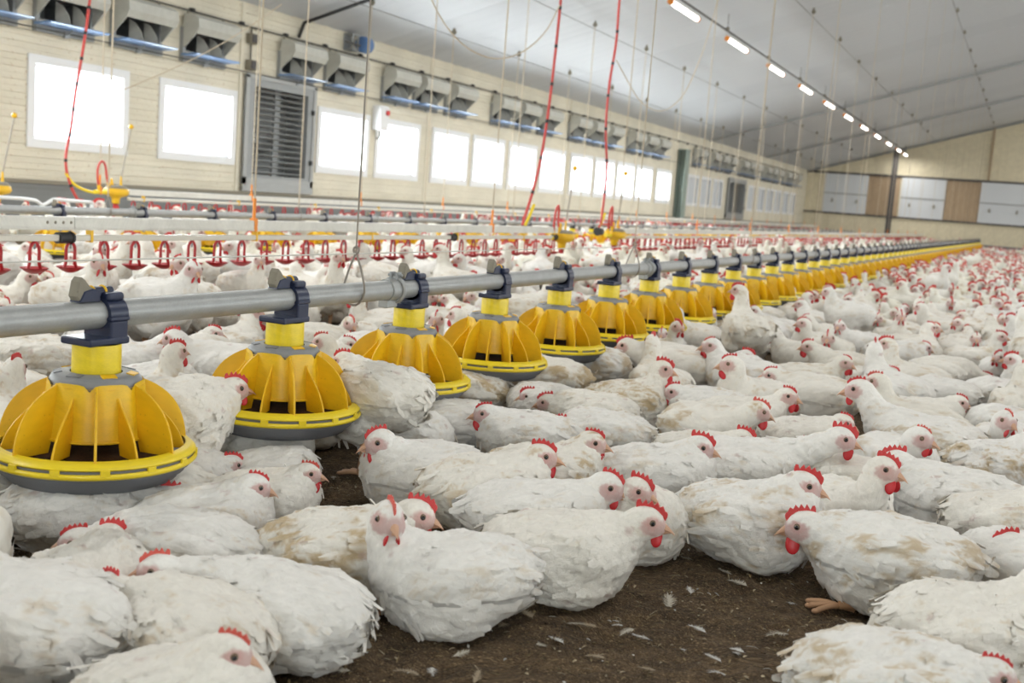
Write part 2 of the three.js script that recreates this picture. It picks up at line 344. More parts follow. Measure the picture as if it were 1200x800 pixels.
// ------------------------------------------------------------------ air inlets with hoods
function airInlet() {
  const w = 0.60, o = thing('air_inlet', 'hooded grey air inlet with blue flap high on the plank wall', 'air inlet', [0, 0, 0], 0, 'hooded air inlets above the windows');
  obj('inlet_frame', [box(0.04, 0.025, w, 0.02, 0.30, 0), box(0.05, 0.05, w, 0.025, 0.025, 0), box(0.04, 0.30, 0.04, 0.02, 0.15, w / 2 - 0.02), box(0.04, 0.30, 0.04, 0.02, 0.15, -w / 2 + 0.02)], M.galvDull, o);
  obj('duct', [box(0.5, 0.008, 0.54, -0.25, 0.104, 0), box(0.5, 0.008, 0.54, -0.25, 0.296, 0), box(0.5, 0.2, 0.008, -0.25, 0.2, 0.266), box(0.5, 0.2, 0.008, -0.25, 0.2, -0.266), box(0.008, 0.2, 0.54, -0.5, 0.2, 0)], M.galvDull, o);
  const side = [[0.02, 0.10], [0.19, 0.255], [0.225, 0.31], [0.215, 0.385], [0.16, 0.42], [0.045, 0.425], [0.02, 0.31]];
  for (const s of [-1, 1]) obj('hood_side', plate(side, 0.012), M.hoodGrey, o).position.z = s * (w / 2 - 0.012);
  obj('hood_front', plate([[0.185, 0.255], [0.195, 0.252], [0.23, 0.31], [0.22, 0.39], [0.16, 0.427], [0.045, 0.432], [0.045, 0.42], [0.155, 0.415], [0.208, 0.38], [0.217, 0.312]], w), M.hoodGrey, o);
  obj('flap', plate([[0.03, 0.05], [0.21, 0.062], [0.225, 0.07], [0.21, 0.078], [0.03, 0.07]], w + 0.02), M.flap, o);
  for (const z of [0.08, -0.1]) { const v = obj('guide_vane', plate([[0.01, 0.07], [0.15, 0.075], [0.13, 0.16], [0.07, 0.24], [0.01, 0.27]], 0.008), M.hoodGrey, o); v.position.z = z; v.rotation.y = 0.25; }
  obj('lever', [box(0.03, 0.05, 0.05, 0.05, 0.01, 0), bar(V(0.05, 0, 0), V(0.12, 0.05, 0), 0.006, 6)], M.galvDull, o);
  for (const s of [-1, 1]) obj('hood_tab', plate([[0.02, 0.42], [0.06, 0.42], [0.04, 0.47]], 0.02), M.dusty, o).position.z = s * (w / 2 - 0.05);
  return o;
}
{
  const proto = airInlet();
  inletZ.forEach((z, i) => { const c = i ? dup(proto, [XL, 1.70, z - 0.3]) : proto; c.position.set(XL, 1.70, z - 0.3);
    const own = { '-6.48': 'air inlet above the window crossed by a red hose', '-8.16': 'air inlet next to the two dark junction boxes', '-9.63': 'air inlet right above the louvered fan housing', '-10.47': 'air inlet below the blue winch motor', '-11.68': 'air inlet above the white switch box' }[String(z)];
    if (own) { c.userData.label = 'hooded grey ' + own; delete c.userData.group; } });
}
{ // rods and cables along the wall
  const rod = obj('inlet_pull_rod', tube([V(XL + 0.06, 1.725, 0), V(XL + 0.06, 1.715, -20), V(XL + 0.06, 1.725, -39)], 0.006, 40, 6), M.cable); tag(rod, 'thin dark pull rod running under all the air inlets', 'rod');
  const cable = thing('wall_cable', 'dark cable with clips running above the air inlets', 'cable');
  obj('cable_run', tube([V(XL + 0.03, 2.19, 0), V(XL + 0.03, 2.17, -13), V(XL + 0.03, 2.2, -26), V(XL + 0.03, 2.19, -39)], 0.009, 50, 6), M.cable, cable);
  for (let z = -5.4; z > -30; z -= 0.72) obj('cable_clip', rbox(0.05, 0.035, 0.05, XL + 0.03, 2.185, z, 0.01), M.black, cable);
  for (const [z, y, name, lab] of [[-9.17, 2.06, 'junction_box', 'small dark junction box high on wall above fan housing'], [-9.17, 1.80, 'junction_box', 'small dark junction box just above the fan housing']]) {
    const o = thing(name, lab, 'junction box', [XL, y, z]); obj('case', rbox(0.07, 0.10, 0.12, 0.035, 0, 0, 0.01), M.dusty, o); obj('lid', rbox(0.01, 0.08, 0.10, 0.075, 0, 0), M.steelDark, o); obj('conduit', bar(V(0.02, 0.05, 0), V(0.02, y > 2 ? 0.12 : 0.21, 0), 0.008, 6), M.cable, o);
  }
  const sw = thing('switch_box', 'white wall switch box with a red knob between windows', 'switch box', [XL, 1.35, -11.62]);
  obj('case', rbox(0.13, 0.30, 0.19, 0.065, 0.15, 0, 0.012), M.whiteFrame, sw); obj('knob', new THREE.CylinderGeometry(0.03, 0.03, 0.03, 16).rotateZ(Math.PI / 2).translate(0.14, 0.22, -0.04), M.switchRed, sw); obj('cable_gland', tube([V(0.06, 0, 0), V(0.07, -0.06, 0.0), V(0.04, -0.1, 0.03)], 0.012, 8, 6), M.dusty, sw);
  const fan = thing('winch_motor', 'blue winch motor on a bracket under the ceiling edge', 'motor', [XL, 2.29, -11.02]);
  obj('bracket', [box(0.12, 0.02, 0.12, 0.06, 0.09, 0.12), box(0.12, 0.02, 0.12, 0.06, -0.08, 0.12), box(0.01, 0.18, 0.14, 0.006, 0.005, 0.12), box(0.02, 0.17, 0.02, 0.12, 0.005, 0.18), box(0.02, 0.17, 0.02, 0.12, 0.005, 0.07)], M.galvDull, fan);
  obj('housing', lathe([[0, -0.09], [0.07, -0.09], [0.092, -0.07], [0.096, 0.05], [0.075, 0.08], [0.045, 0.085], [0.045, 0.07], [0, 0.07]], 24).rotateX(-Math.PI / 2).translate(0.14, 0, -0.05), M.blueMotor, fan);
  obj('shaft', bar(V(0.14, -0.02, 0.05), V(0.14, -0.02, 0.35), 0.012, 8), M.cable, fan);
  const gas = thing('ceiling_pipe', 'black pipe running up the ceiling slope from the wall', 'pipe');
  obj('pipe_run', bar(V(XL + 0.05, ceilY(XL) - 0.04, -10.0), V(-3.3, ceilY(-3.3) - 0.05, -10.05), 0.02, 8), M.black, gas); obj('elbow', tube([V(XL + 0.05, ceilY(XL) - 0.04, -10.0), V(XL + 0.03, ceilY(XL) - 0.10, -10.0), V(XL + 0.03, 2.2, -9.95)], 0.018, 8, 6), M.black, gas);
}

// ------------------------------------------------------------------ tube lamps
{
  const proto = thing('tube_lamp', 'lit tube lamp in the row hanging under the ceiling', 'lamp', [0, 0, 0], 0, 'row of lit tube lamps');
  obj('lamp_body', [rbox(0.07, 0.035, 1.16, 0, 0.035, 0, 0.012)], M.lampBody, proto);
  obj('lamp_tube', new THREE.CylinderGeometry(0.028, 0.028, 1.1, 12).rotateX(Math.PI / 2).translate(0, 0.0, 0), M.lampGlow, proto);
  for (const s of [-1, 1]) { obj('end_cap', new THREE.CylinderGeometry(0.034, 0.034, 0.05, 12).rotateX(Math.PI / 2).translate(0, 0.002, s * 0.565), M.orange, proto); obj('hanger', bar(V(0, 0.05, s * 0.4), V(0, 0.10, s * 0.4), 0.004, 5), M.cable, proto); }
  let first = true;
  for (const x of [-4.1, 1.6, 7.3]) for (let k = 0; k < 16; k++) {  // middle row under the ridge is unseen, added to brighten the foreground hens
    const z = Math.max(-k * 2.63, -38.9), y = x === RIDGE ? 4.6 : 3.05; 
    const o = first ? proto : dup(proto, [x, y, z]); o.position.set(x, y, z); first = false;
    const l = new THREE.RectAreaLight(LAMP_TINT, LAMP_LIGHT, 0.06, 1.1); l.name = 'lamp_light'; l.position.set(x, y - 0.032, z); l.lookAt(x, 0, z + 0.0001); l.rotation.set(-Math.PI / 2, 0, 0); scene.add(l);
  }
  const tray = thing('lamp_cable', 'thin dark cable carrying the row of tube lamps', 'cable');
  obj('cable_run', tube([V(-4.1, 3.155, 2), V(-4.1, 3.15, -13), V(-4.1, 3.155, -26), V(-4.1, 3.15, -39.4)], 0.014, 40, 6), M.cable, tray);
  for (let z = 0.6; z > -39; z -= 2.63) { obj('hanger', bar(V(-4.1, 3.15, z), V(-4.1, ceilY(-4.1), z), 0.005, 5), M.cable, tray); obj('clip', rbox(0.05, 0.06, 0.05, -4.1, 3.17, z, 0.01), M.dusty, tray); }
}

// ------------------------------------------------------------------ feed lines with pan feeders
function feeder() {                                                    // origin on the axis of the feed pipe, which runs along z
  const o = thing('pan_feeder', 'yellow pan feeder with grey dish hanging from the grey feed pipe', 'feeder');
  const P = 0.026;                                                     // pipe radius
  const cz = -0.02, clamp_ = obj('pipe_clamp', [
    new THREE.CylinderGeometry(P + 0.007, P + 0.007, 0.042, 20, 1, true).rotateX(Math.PI / 2).translate(0, 0, cz),
    new THREE.RingGeometry(P, P + 0.007, 20).translate(0, 0, cz + 0.021), new THREE.RingGeometry(P, P + 0.007, 20).rotateY(Math.PI).translate(0, 0, cz - 0.021),
    rbox(0.068, 0.044, 0.042, 0, -0.030, cz, 0.005), rbox(0.072, 0.014, 0.094, 0, -0.045, 0.004, 0.004), rbox(0.071, 0.008, 0.046, 0, -0.006, cz, 0.003), rbox(0.04, 0.016, 0.04, 0.006, 0.033, cz + 0.002, 0.006)], M.navy, o);
  obj('hinge_pin', new THREE.CylinderGeometry(0.010, 0.010, 0.05, 12).rotateX(Math.PI / 2).translate(0, 0.040, cz + 0.018), M.navy, clamp_);
  for (const z of [cz + 0.012, cz + 0.038]) obj('hinge_ring', new THREE.TorusGeometry(0.0102, 0.0026, 6, 14).translate(0, 0.040, z), M.yellowDeep, clamp_);
  const lever = obj('shutter_lever', plate([[0.020, 0.030], [0.056, 0.027], [0.063, 0.036], [0.058, 0.060], [0.053, 0.066], [0.047, 0.062], [0.036, 0.050], [0.020, 0.043]], 0.022, 0.002).rotateY(-Math.PI / 2), M.dusty, o);
  lever.position.set(0.002, 0, -0.004);
  obj('lever_cover', plate([[0.014, 0.026], [0.058, 0.026], [0.048, 0.042], [0.030, 0.046], [0.014, 0.044]], 0.026, 0.002).rotateY(-Math.PI / 2), M.navy, lever);
  obj('drop_tube', lathe([[0.0385, -0.052], [0.042, -0.052], [0.0425, -0.10], [0.043, -0.118], [0.039, -0.118]], 28), M.yellowPale, o);
  const collar = obj('collar', lathe([[0.045, -0.102], [0.055, -0.10], [0.072, -0.104], [0.079, -0.114], [0.080, -0.126], [0.074, -0.13], [0.045, -0.128]], 28), M.collarGrey, o);
  for (let k = 0; k < 7; k++) { const a = (k + 0.5) / 7 * Math.PI * 2; obj('vent_slot', box(0.014, 0.002, 0.026).rotateZ(-0.23).rotateY(-a).translate(Math.cos(a) * 0.0645, -0.1018, Math.sin(a) * 0.0645), k % 3 ? M.panGrey : M.yellowDeep, collar); }
  // seven-sided drum with scalloped top
  const drum = obj('drum', (() => {
    const seg = 56, rows = 6, pos = [], uv = [], idx = [];
    for (let j = 0; j <= rows; j++) for (let i = 0; i <= seg; i++) {
      const a = i / seg * Math.PI * 2, c = Math.abs(((i / seg * 7) % 1) - 0.5) * 2, r = (0.084 + 0.010 * j / rows) * (1 - 0.045 * (1 - c) + 0.0 * c), t = j / rows;
      const yTop = -0.114 - 0.012 * Math.pow(c, 6), y = yTop + (-0.214 - yTop) * t;
      pos.push(Math.cos(a) * r, y, Math.sin(a) * r); uv.push(i / seg * 2, t * 0.5);
    }
    for (let j = 0; j < rows; j++) for (let i = 0; i < seg; i++) { const a = j * (seg + 1) + i, b = a + seg + 1; idx.push(a, a + 1, b, b, a + 1, b + 1); }
    const g = new THREE.BufferGeometry(); g.setAttribute('position', new THREE.Float32BufferAttribute(pos, 3)); g.setAttribute('uv', new THREE.Float32BufferAttribute(uv, 2)); g.setIndex(idx); g.computeVertexNormals(); return g;
  })(), M.yellow, o);
  obj('drum_lip', new THREE.TorusGeometry(0.0935, 0.0028, 6, 40).rotateX(Math.PI / 2).translate(0, -0.214, 0), M.yellow, drum);
  obj('drum_top', lathe([[0.06, -0.122], [0.083, -0.122]], 28), M.yellowDeep, drum);
  // fins, tall and short by turns
  const fin = (tall) => {
    const s = new THREE.Shape();
    const y0 = tall ? -0.118 : -0.145, r0 = tall ? 0.082 : 0.086;
    s.moveTo(r0, y0); s.bezierCurveTo(r0 + 0.045, y0 - 0.018, 0.160, -0.165, 0.1655, -0.236); s.lineTo(0.098, -0.236); s.lineTo(0.092, -0.214); s.lineTo(r0, y0);
    return new THREE.ExtrudeGeometry(s, { depth: 0.0026, bevelEnabled: true, bevelThickness: 0.0008, bevelSize: 0.0008, bevelSegments: 1, curveSegments: 10 }).translate(0, 0, -0.0013);
  };
  const shortFin = () => {
    const s = new THREE.Shape(); s.moveTo(0.088, -0.138); s.bezierCurveTo(0.10, -0.165, 0.140, -0.175, 0.158, -0.236); s.lineTo(0.098, -0.236); s.lineTo(0.092, -0.214); s.lineTo(0.088, -0.138);
    return new THREE.ExtrudeGeometry(s, { depth: 0.0026, bevelEnabled: true, bevelThickness: 0.0008, bevelSize: 0.0008, bevelSegments: 1, curveSegments: 10 }).translate(0, 0, -0.0013);
  };
  const tallG = fin(true), shortG = shortFin();
  for (let k = 0; k < 14; k++) { const m = obj('fin', k % 2 ? shortG : tallG, M.yellowDeep, o); m.rotation.y = (k + 0.3) / 14 * Math.PI * 2; }
  // slotted rim: two bands joined by bridges, the grey dish shows between
  const rim = obj('rim', [lathe([[0.158, -0.229], [0.168, -0.231], [0.1765, -0.2385], [0.1775, -0.2420], [0.170, -0.240], [0.158, -0.236], [0.158, -0.229]], 48), lathe([[0.1745, -0.2475], [0.179, -0.2475], [0.180, -0.254], [0.176, -0.258], [0.170, -0.256], [0.1745, -0.2475]], 48)], M.yellowPale, o);
  for (let k = 0; k < 14; k++) { const a = (k + 0.5) / 14 * Math.PI * 2; obj('rim_bridge', rbox(0.005, 0.010, 0.016, 0.1775, -0.2455, 0, 0.001).rotateY(-a), M.yellowPale, rim); }
  const dish = obj('dish', lathe([[0.1735, -0.236], [0.1742, -0.256], [0.170, -0.264], [0.162, -0.268], [0.159, -0.276], [0.150, -0.281], [0.146, -0.289], [0.132, -0.294], [0.06, -0.298], [0.0, -0.299]], 48), M.panGrey, o);
  obj('dish_inside', lathe([[0.172, -0.238], [0.160, -0.252], [0.11, -0.262], [0.0, -0.262]], 40), M.collarGrey, dish);
  obj('feed', lathe([[0.140, -0.256], [0.11, -0.246], [0.06, -0.232], [0.0, -0.226]], 28), M.feed, o);
  return o;
}
const LINE1 = -1.48, PIPE_Y = 0.417, LINE2 = -5.4, PIPE2_Y = 0.382;
const ORDINAL = 'first second third fourth fifth sixth seventh eighth ninth tenth eleventh twelfth thirteenth fourteenth fifteenth sixteenth seventeenth eighteenth nineteenth twentieth twenty-first twenty-second twenty-third twenty-fourth'.split(' '), frontFeeders = [];
const feederProto = feeder();
const feederLabels = ['yellow pan feeder on the pipe, two feeders before the rope loop', 'yellow pan feeder just before the rope loop on the feed pipe', 'yellow pan feeder beside the pipe coupling and rope loop', 'yellow pan feeder one place past the first pipe coupling', 'yellow pan feeder two places past the first pipe coupling'];
{
  const zs = [-1.45, -2.0, -2.545, -3.07, -3.59, -4.1, -4.61, -5.1]; while (zs[zs.length - 1] > -38.6) zs.push(zs[zs.length - 1] - 0.51);
  zs.forEach((z, i) => {
    const o = i ? dup(feederProto, [LINE1, PIPE_Y, z]) : feederProto;
    o.position.set(LINE1, PIPE_Y, z); o.scale.setScalar(1);
    o.userData.label = feederLabels[i] ?? (i < 24 ? `yellow pan feeder, ${ORDINAL[i]} along the front feed pipe from its near end` : 'yellow pan feeder in the far row receding to the hatch doors');
    if (i >= 24) o.userData.group = 'feeders receding along the feed pipe';
    frontFeeders.push(z);
  });
  const z2 = []; for (let z = -4.25; z > -38.5; z -= 0.7) z2.push(z);
  z2.forEach((z) => { const o = dup(feederProto, [LINE2, PIPE2_Y, z], 0.3, 'yellow pan feeder on the second pipe behind the red drinker cups'); o.userData.group = 'feeders along the second feed pipe'; });
}
function feedPipe(x, y, z0, z1, label, couplings) {
  const o = thing('feed_pipe', label, 'pipe', [x, y, 0]);
  let a = z0;
  for (const c of [...couplings, z1]) { const g = bar(V(0, 0, a), V(0, 0, c), 0.0255, 20); const uv = g.attributes.uv; for (let i = 0; i < uv.count; i++) uv.setXY(i, uv.getX(i) * 0.6, uv.getY(i) * Math.abs(a - c) * 2); obj('pipe_section', g, M.galv, o); a = c; }
  for (const c of couplings) {
    const k = obj('coupling', [new THREE.TorusGeometry(0.031, 0.0065, 8, 24).translate(0, 0, c - 0.02), new THREE.CylinderGeometry(0.0285, 0.0285, 0.05, 20).rotateX(Math.PI / 2).translate(0, 0, c), rbox(0.03, 0.02, 0.05, -0.005, -0.036, c, 0.004)], M.galv, o);
    obj('bolt', [bar(V(-0.02, 0.038, c - 0.02), V(0.022, 0.038, c - 0.02), 0.004, 6), box(0.006, 0.02, 0.02, -0.008, 0.036, c - 0.02), box(0.006, 0.02, 0.02, 0.01, 0.036, c - 0.02)], M.galvDull, k);
  }
}
{
  const c1 = []; for (let z = -2.44; z > -38; z -= 2.09) c1.push(z);
  feedPipe(LINE1, PIPE_Y, 1.2, -38.9, 'grey galvanised feed pipe carrying the front row of yellow feeders', c1);
  const c2 = []; for (let z = -5.55; z > -38; z -= 3) c2.push(z);
  feedPipe(LINE2, PIPE2_Y, 0, -38.9, 'grey galvanised feed pipe of the second row behind the white drinker rail', c2);
  const w = thing('anti_roost_wire', 'thin pale wire stretched just above the front feed pipe', 'wire');
  obj('wire_run', tube([V(LINE1, PIPE_Y + 0.098, 1.2), V(LINE1, PIPE_Y + 0.094, -8), V(LINE1, PIPE_Y + 0.096, -20), V(LINE1, PIPE_Y + 0.094, -38.5)], 0.0016, 30, 5), M.wire, w);
}

// ------------------------------------------------------------------ drinker lines
const cupGeo = (() => {
  const arms = [];
  for (const s of [-1, 1]) arms.push(tube([V(0, -0.014, s * 0.0), V(0, -0.024, s * 0.014), V(0, -0.036, s * 0.020), V(0, -0.088, s * 0.021), V(0, -0.116, s * 0.030)], 0.0062, 8, 6));
  arms.push(lathe([[0, -0.126], [0.014, -0.128], [0.030, -0.121], [0.048, -0.109], [0.050, -0.106], [0.043, -0.111], [0.024, -0.118], [0, -0.119]], 16));
  arms.push(box(0.012, 0.03, 0.012, 0, -0.003, 0));
  return flat(arms);
})();
const pinGeo = flat([bar(V(0, -0.02, 0), V(0, -0.034, 0), 0.004, 6), new THREE.SphereGeometry(0.005, 6, 5).translate(0, -0.036, 0)]);
function drinkerLine(x, y, z0, z1, step, label, detail) {              // y is the height of the water pipe
  const o = thing('drinker_line', label, 'drinker line', [x, y, 0]);
  for (let a = z0; a > z1 + 0.01; a -= 3) {
    const b = Math.max(z1, a - 3), L = a - b;
    const g = plate([[-0.012, 0.030], [0.012, 0.030], [0.014, 0.036], [0.012, 0.042], [0.012, 0.072], [0.008, 0.078], [-0.008, 0.078], [-0.012, 0.072], [-0.012, 0.042], [-0.014, 0.036]], L - 0.004); g.translate(0, 0, (a + b) / 2);
    obj('support_rail', g, M.aluRail, o);
    const p = rbox(0.024, 0.024, L - 0.003, 0, 0, (a + b) / 2, 0.005); obj('water_pipe', p, M.waterPipe, o);
    if (detail) obj('pipe_coupler', [new THREE.CylinderGeometry(0.021, 0.021, 0.07, 14).rotateX(Math.PI / 2).translate(0, 0, b + 0.035), new THREE.TorusGeometry(0.021, 0.004, 6, 14).translate(0, 0, b + 0.01)], M.black, o);
    if (detail && a === z0) for (let k = 0; k < 4; k++) obj('rail_rivet', new THREE.SphereGeometry(0.006, 8, 6).scale(0.4, 1, 1).translate(0.012, 0.057, -2.875 - 0.036 * k), M.dusty, o);
  }
  let n = 0;
  for (let z = z0 - 0.06; z > z1 + 0.03; z -= step, n++) {
    const c = obj('drip_cup', cupGeo, M.cupRed, o); c.position.z = z;
    if (detail && n < 40) obj('nipple_pin', pinGeo, M.galvDull, c);
    if (n % 6 === 1) obj('pipe_hook', [box(0.028, 0.045, 0.012, 0, 0.006, z + step * 0.45)], M.yellowDeep, o);
  }
}
const D1 = -3.2, D1Y = 0.405, D3 = -6.6, D3Y = 0.425;
drinkerLine(D1, D1Y, 0.0, -7.6, 0.163, 'white rail drinker line with red drip cups behind the front feed pipe', true);
drinkerLine(D1, D1Y, -9.0, -38.9, 0.163, 'white rail drinker line with red cups past the yellow pressure regulators', false);
drinkerLine(D3, D3Y, -6.75, -38.5, 0.2, 'white drinker line with red drip cups close to the plank wall', false);
drinkerLine(D3, D3Y, 0, -5.4, 0.2, 'short drinker line near the wall before the yellow regulators', false);

function regulator(x, y, z, label) {
  const o = thing('pressure_regulator', label, 'regulator', [x, y, z]);
  obj('bowl', lathe([[0, -0.085], [0.03, -0.085], [0.032, -0.05], [0.04, -0.035], [0.085, -0.02], [0.10, 0.0], [0.095, 0.03], [0.06, 0.045], [0.03, 0.05], [0, 0.05]], 24), M.yellowDeep, o);
  obj('drain_plug', new THREE.CylinderGeometry(0.022, 0.02, 0.035, 14).translate(0, -0.10, 0), M.cupRed, o);
  obj('top_plate', lathe([[0, 0.062], [0.07, 0.058], [0.085, 0.04], [0.085, 0.034]], 20), M.dusty, o);
  obj('breather', bar(V(0.0, 0.05, -0.05), V(0, 0.13, -0.05), 0.012, 8, 0.006), M.yellowDeep, o);
  obj('breather', bar(V(0.0, 0.05, 0.04), V(0, 0.11, 0.05), 0.012, 8, 0.008), M.yellowDeep, o);
  obj('standpipe', bar(V(0, 0.12, -0.05), V(0.0, 0.52, -0.14), 0.006, 6), M.ropeDark, o);
  obj('standpipe_cap', new THREE.SphereGeometry(0.02, 10, 8).translate(0, 0.53, -0.142), M.yellowDeep, o);
  const lp = obj('hose_loop', tube([V(0, 0.04, 0.07), V(0, 0.12, 0.10), V(0.01, 0.21, 0.13), V(0.02, 0.24, 0.17), V(0.02, 0.20, 0.21), V(0.01, 0.08, 0.20), V(0, 0.03, 0.17)], 0.0095, 24, 6), M.hoseRed, o);
  obj('hose_end', [bar(V(0, 0.02, 0.07), V(0, 0.08, 0.082), 0.013, 8), bar(V(0, 0.0, 0.17), V(0.003, 0.055, 0.185), 0.013, 8)], M.yellowDeep, lp);
  obj('inlet_pipe', bar(V(0, 0.0, 0), V(0, 0.0, 0.22), 0.016, 8), M.yellowPale, o);
  return o;
}
regulator(D1, 0.40, -7.72, 'yellow pressure regulator at the near end of the drinker line gap');
regulator(D1, 0.42, -8.88, 'yellow pressure regulator with black hose end past the drinker line gap');
regulator(D3, 0.45, -5.5, 'yellow pressure regulator by the wall, on the short drinker line');
regulator(D3, 0.47, -6.62, 'yellow pressure regulator by the wall, beside the curved yellow hose end');
{
  const path = (pts, x) => pts.map(([px, py]) => place(px, py, 0, x));
  const hose = (pts, x, label, tail) => {
    const o = thing('water_hose', label, 'hose'); const p = path(pts, x);
    const up = p[0].clone(); up.y = ceilY(x) - 0.02; up.z -= 0.05; if (up.y > p[0].y) p.unshift(up);
    obj('hose_run', tube(p, 0.0105, 60, 8), M.hoseRed, o);
    const c = new THREE.CatmullRomCurve3(p); for (let k = 1; k < 12; k++) { const q = c.getPointAt(k / 12), t = c.getTangentAt(k / 12).multiplyScalar(0.012); obj('cable_tie', bar(q.clone().sub(t), q.clone().add(t), 0.0125, 8), M.black, o); }
    if (tail) obj('hose_tail', tube(path(tail, x), 0.011, 16, 8), M.yellowPale, o);
    return o;
  };
  hose([[105, 2], [97, 60], [89, 105], [83, 150], [77, 190], [84, 220], [96, 242]], D3, 'red water hose hanging before the wall window', [[77, 203], [86, 215], [98, 222], [112, 226]]);
  hose([[657, 2], [651, 60], [644, 120], [635, 180], [627, 215], [612, 264]], D1, 'red water hose with black ties ending at the drinker rail end', [[626, 240], [621, 252], [615, 265]]);
  hose([[726, 0], [722, 50], [714, 100], [710, 150], [711, 200], [707, 240], [704, 262]], D1, 'red water hose with black ties beside the farther regulator', [[709, 250], [706, 258], [703, 265]]);
  const blk = thing('hose_end_fitting', 'black hose fitting with red hose at the farther yellow regulator', 'hose fitting', [D1, 0.45, -8.5]);
  obj('fitting', new THREE.CylinderGeometry(0.035, 0.03, 0.09, 14).rotateX(Math.PI / 2), M.black, blk);
  obj('hose_run', tube([V(0, 0, 0.02), V(0, 0.05, 0.0), V(0, 0.06, -0.12), V(0, 0.05, -0.3), V(0, 0.02, -0.36)], 0.01, 20, 6), M.hoseRed, blk);
  const cord = (pts, x, label, r = 0.004) => tag(obj('slack_cord', tube(path(pts, x), r, 40, 5), M.rope), label, 'cord');
  cord([[500, -14], [515, 18], [540, 50], [575, 68], [610, 62], [640, 36], [656, 6]], D1, 'cream cord sagging from the ceiling to a red hose', 0.0045);
  cord([[722, 70], [733, 90], [750, 118], [775, 130], [800, 112], [820, 70], [836, 20], [845, -20]], D1, 'cream cord sagging from the red hose up to the ceiling', 0.0045);
  cord([[145, 105], [190, 86], [240, 62], [285, 36], [330, 5]], -6.0, 'cream cord strung diagonally before the plank wall windows', 0.0045);
  const wp = thing('cleaning_pipe', 'thin white pipe with a kink running before the grey plinth', 'pipe');
  obj('pipe_run', tube([place(-40, 230, 0, -5.9), ...path([[0, 231], [36, 234], [44, 236], [49, 240], [55, 238], [62, 234], [80, 235], [106, 237]], -5.9)], 0.012, 60, 8), M.whiteFrame, wp);
  obj('end_cap', tube(path([[106, 237], [108, 238], [108, 243]], -5.9), 0.014, 8, 8), M.whiteFrame, wp);
  // ropes that carry the lines
  const drop = (x, y, z, lean, r, m, label, group, loop) => {
    const o = thing('suspension_rope', label, 'rope', [x, y, z], 0, group), top = ceilY(x) - y - 0.01;
    const g = bar(V(0, loop ? 0.10 : 0.0, 0), V(lean, top, lean), r, 6), uv = g.attributes.uv; for (let i = 0; i < uv.count; i++) uv.setXY(i, uv.getX(i), uv.getY(i) * top * 30);
    obj('rope_run', g, m, o);
    if (loop) obj('rope_loop', [tube([V(0, 0.10, 0), V(0.02, 0.05, 0.0), V(0.030, 0.0, 0), V(0.012, -0.028, 0), V(-0.012, -0.028, 0), V(-0.030, 0, 0), V(-0.02, 0.05, 0), V(0, 0.10, 0)], 0.0028, 32, 5), new THREE.TorusGeometry(0.008, 0.003, 5, 10).translate(0, 0.105, 0)], M.ropeDark, o);
    else obj('rope_hook', [bar(V(0, 0.0, 0), V(0, 0.10, 0), 0.008, 6), box(0.03, 0.06, 0.02, 0, -0.02, 0)], M.orange, o);
    obj('pulley', [new THREE.CylinderGeometry(0.03, 0.03, 0.02, 12).rotateX(Math.PI / 2), box(0.02, 0.07, 0.03, 0, 0.02, 0)].map((q) => q.translate(lean, top - 0.03, lean)), M.dusty, o);
  };
  const r = rng(77);
  for (let k = 0, z = -2.27; z > -38; z -= 2.09, k++) drop(LINE1, PIPE_Y, z, 0, 0.0022, k ? M.rope : M.ropeDark, k ? 'pale rope carrying the front feed pipe from the ceiling' : 'dark twisted rope looped round the feed pipe beside the coupling', k ? 'ropes of the front feed pipe' : undefined, true);
  for (let z = -1.6; z > -38; z -= 2.45) drop(D1, D1Y + 0.078, z, (r() - 0.5) * 0.06, 0.0042, M.rope, 'cream rope with orange hook carrying the white drinker rail', 'ropes of the drinker rail');
  for (let z = -5.35; z > -38; z -= 2.05) drop(LINE2, PIPE2_Y, z, (r() - 0.5) * 0.05, 0.005, M.rope, 'cream rope looped round the second feed pipe', 'ropes of the second feed pipe', true);
  for (let z = -4.6; z > -38; z -= 1.85) drop(D3, D3Y + 0.078, z, (r() - 0.5) * 0.05, 0.005, M.rope, 'cream rope with orange hook carrying the drinker line by the wall', 'ropes of the drinker line by the wall');
  for (const x of [LINE1, D1, LINE2, D3]) tag(obj('pulley_cable', tube([V(x, ceilY(x) - 0.09, 2), V(x, ceilY(x) - 0.095, -12), V(x, ceilY(x) - 0.09, -26), V(x, ceilY(x) - 0.095, -38.5)], 0.004, 30, 5), M.cable), 'thin cable along the ceiling over the ' + ({ [LINE1]: 'front feed pipe', [D1]: 'white drinker rail', [LINE2]: 'second feed pipe', [D3]: 'drinker line by the wall' })[x], 'cable');
}

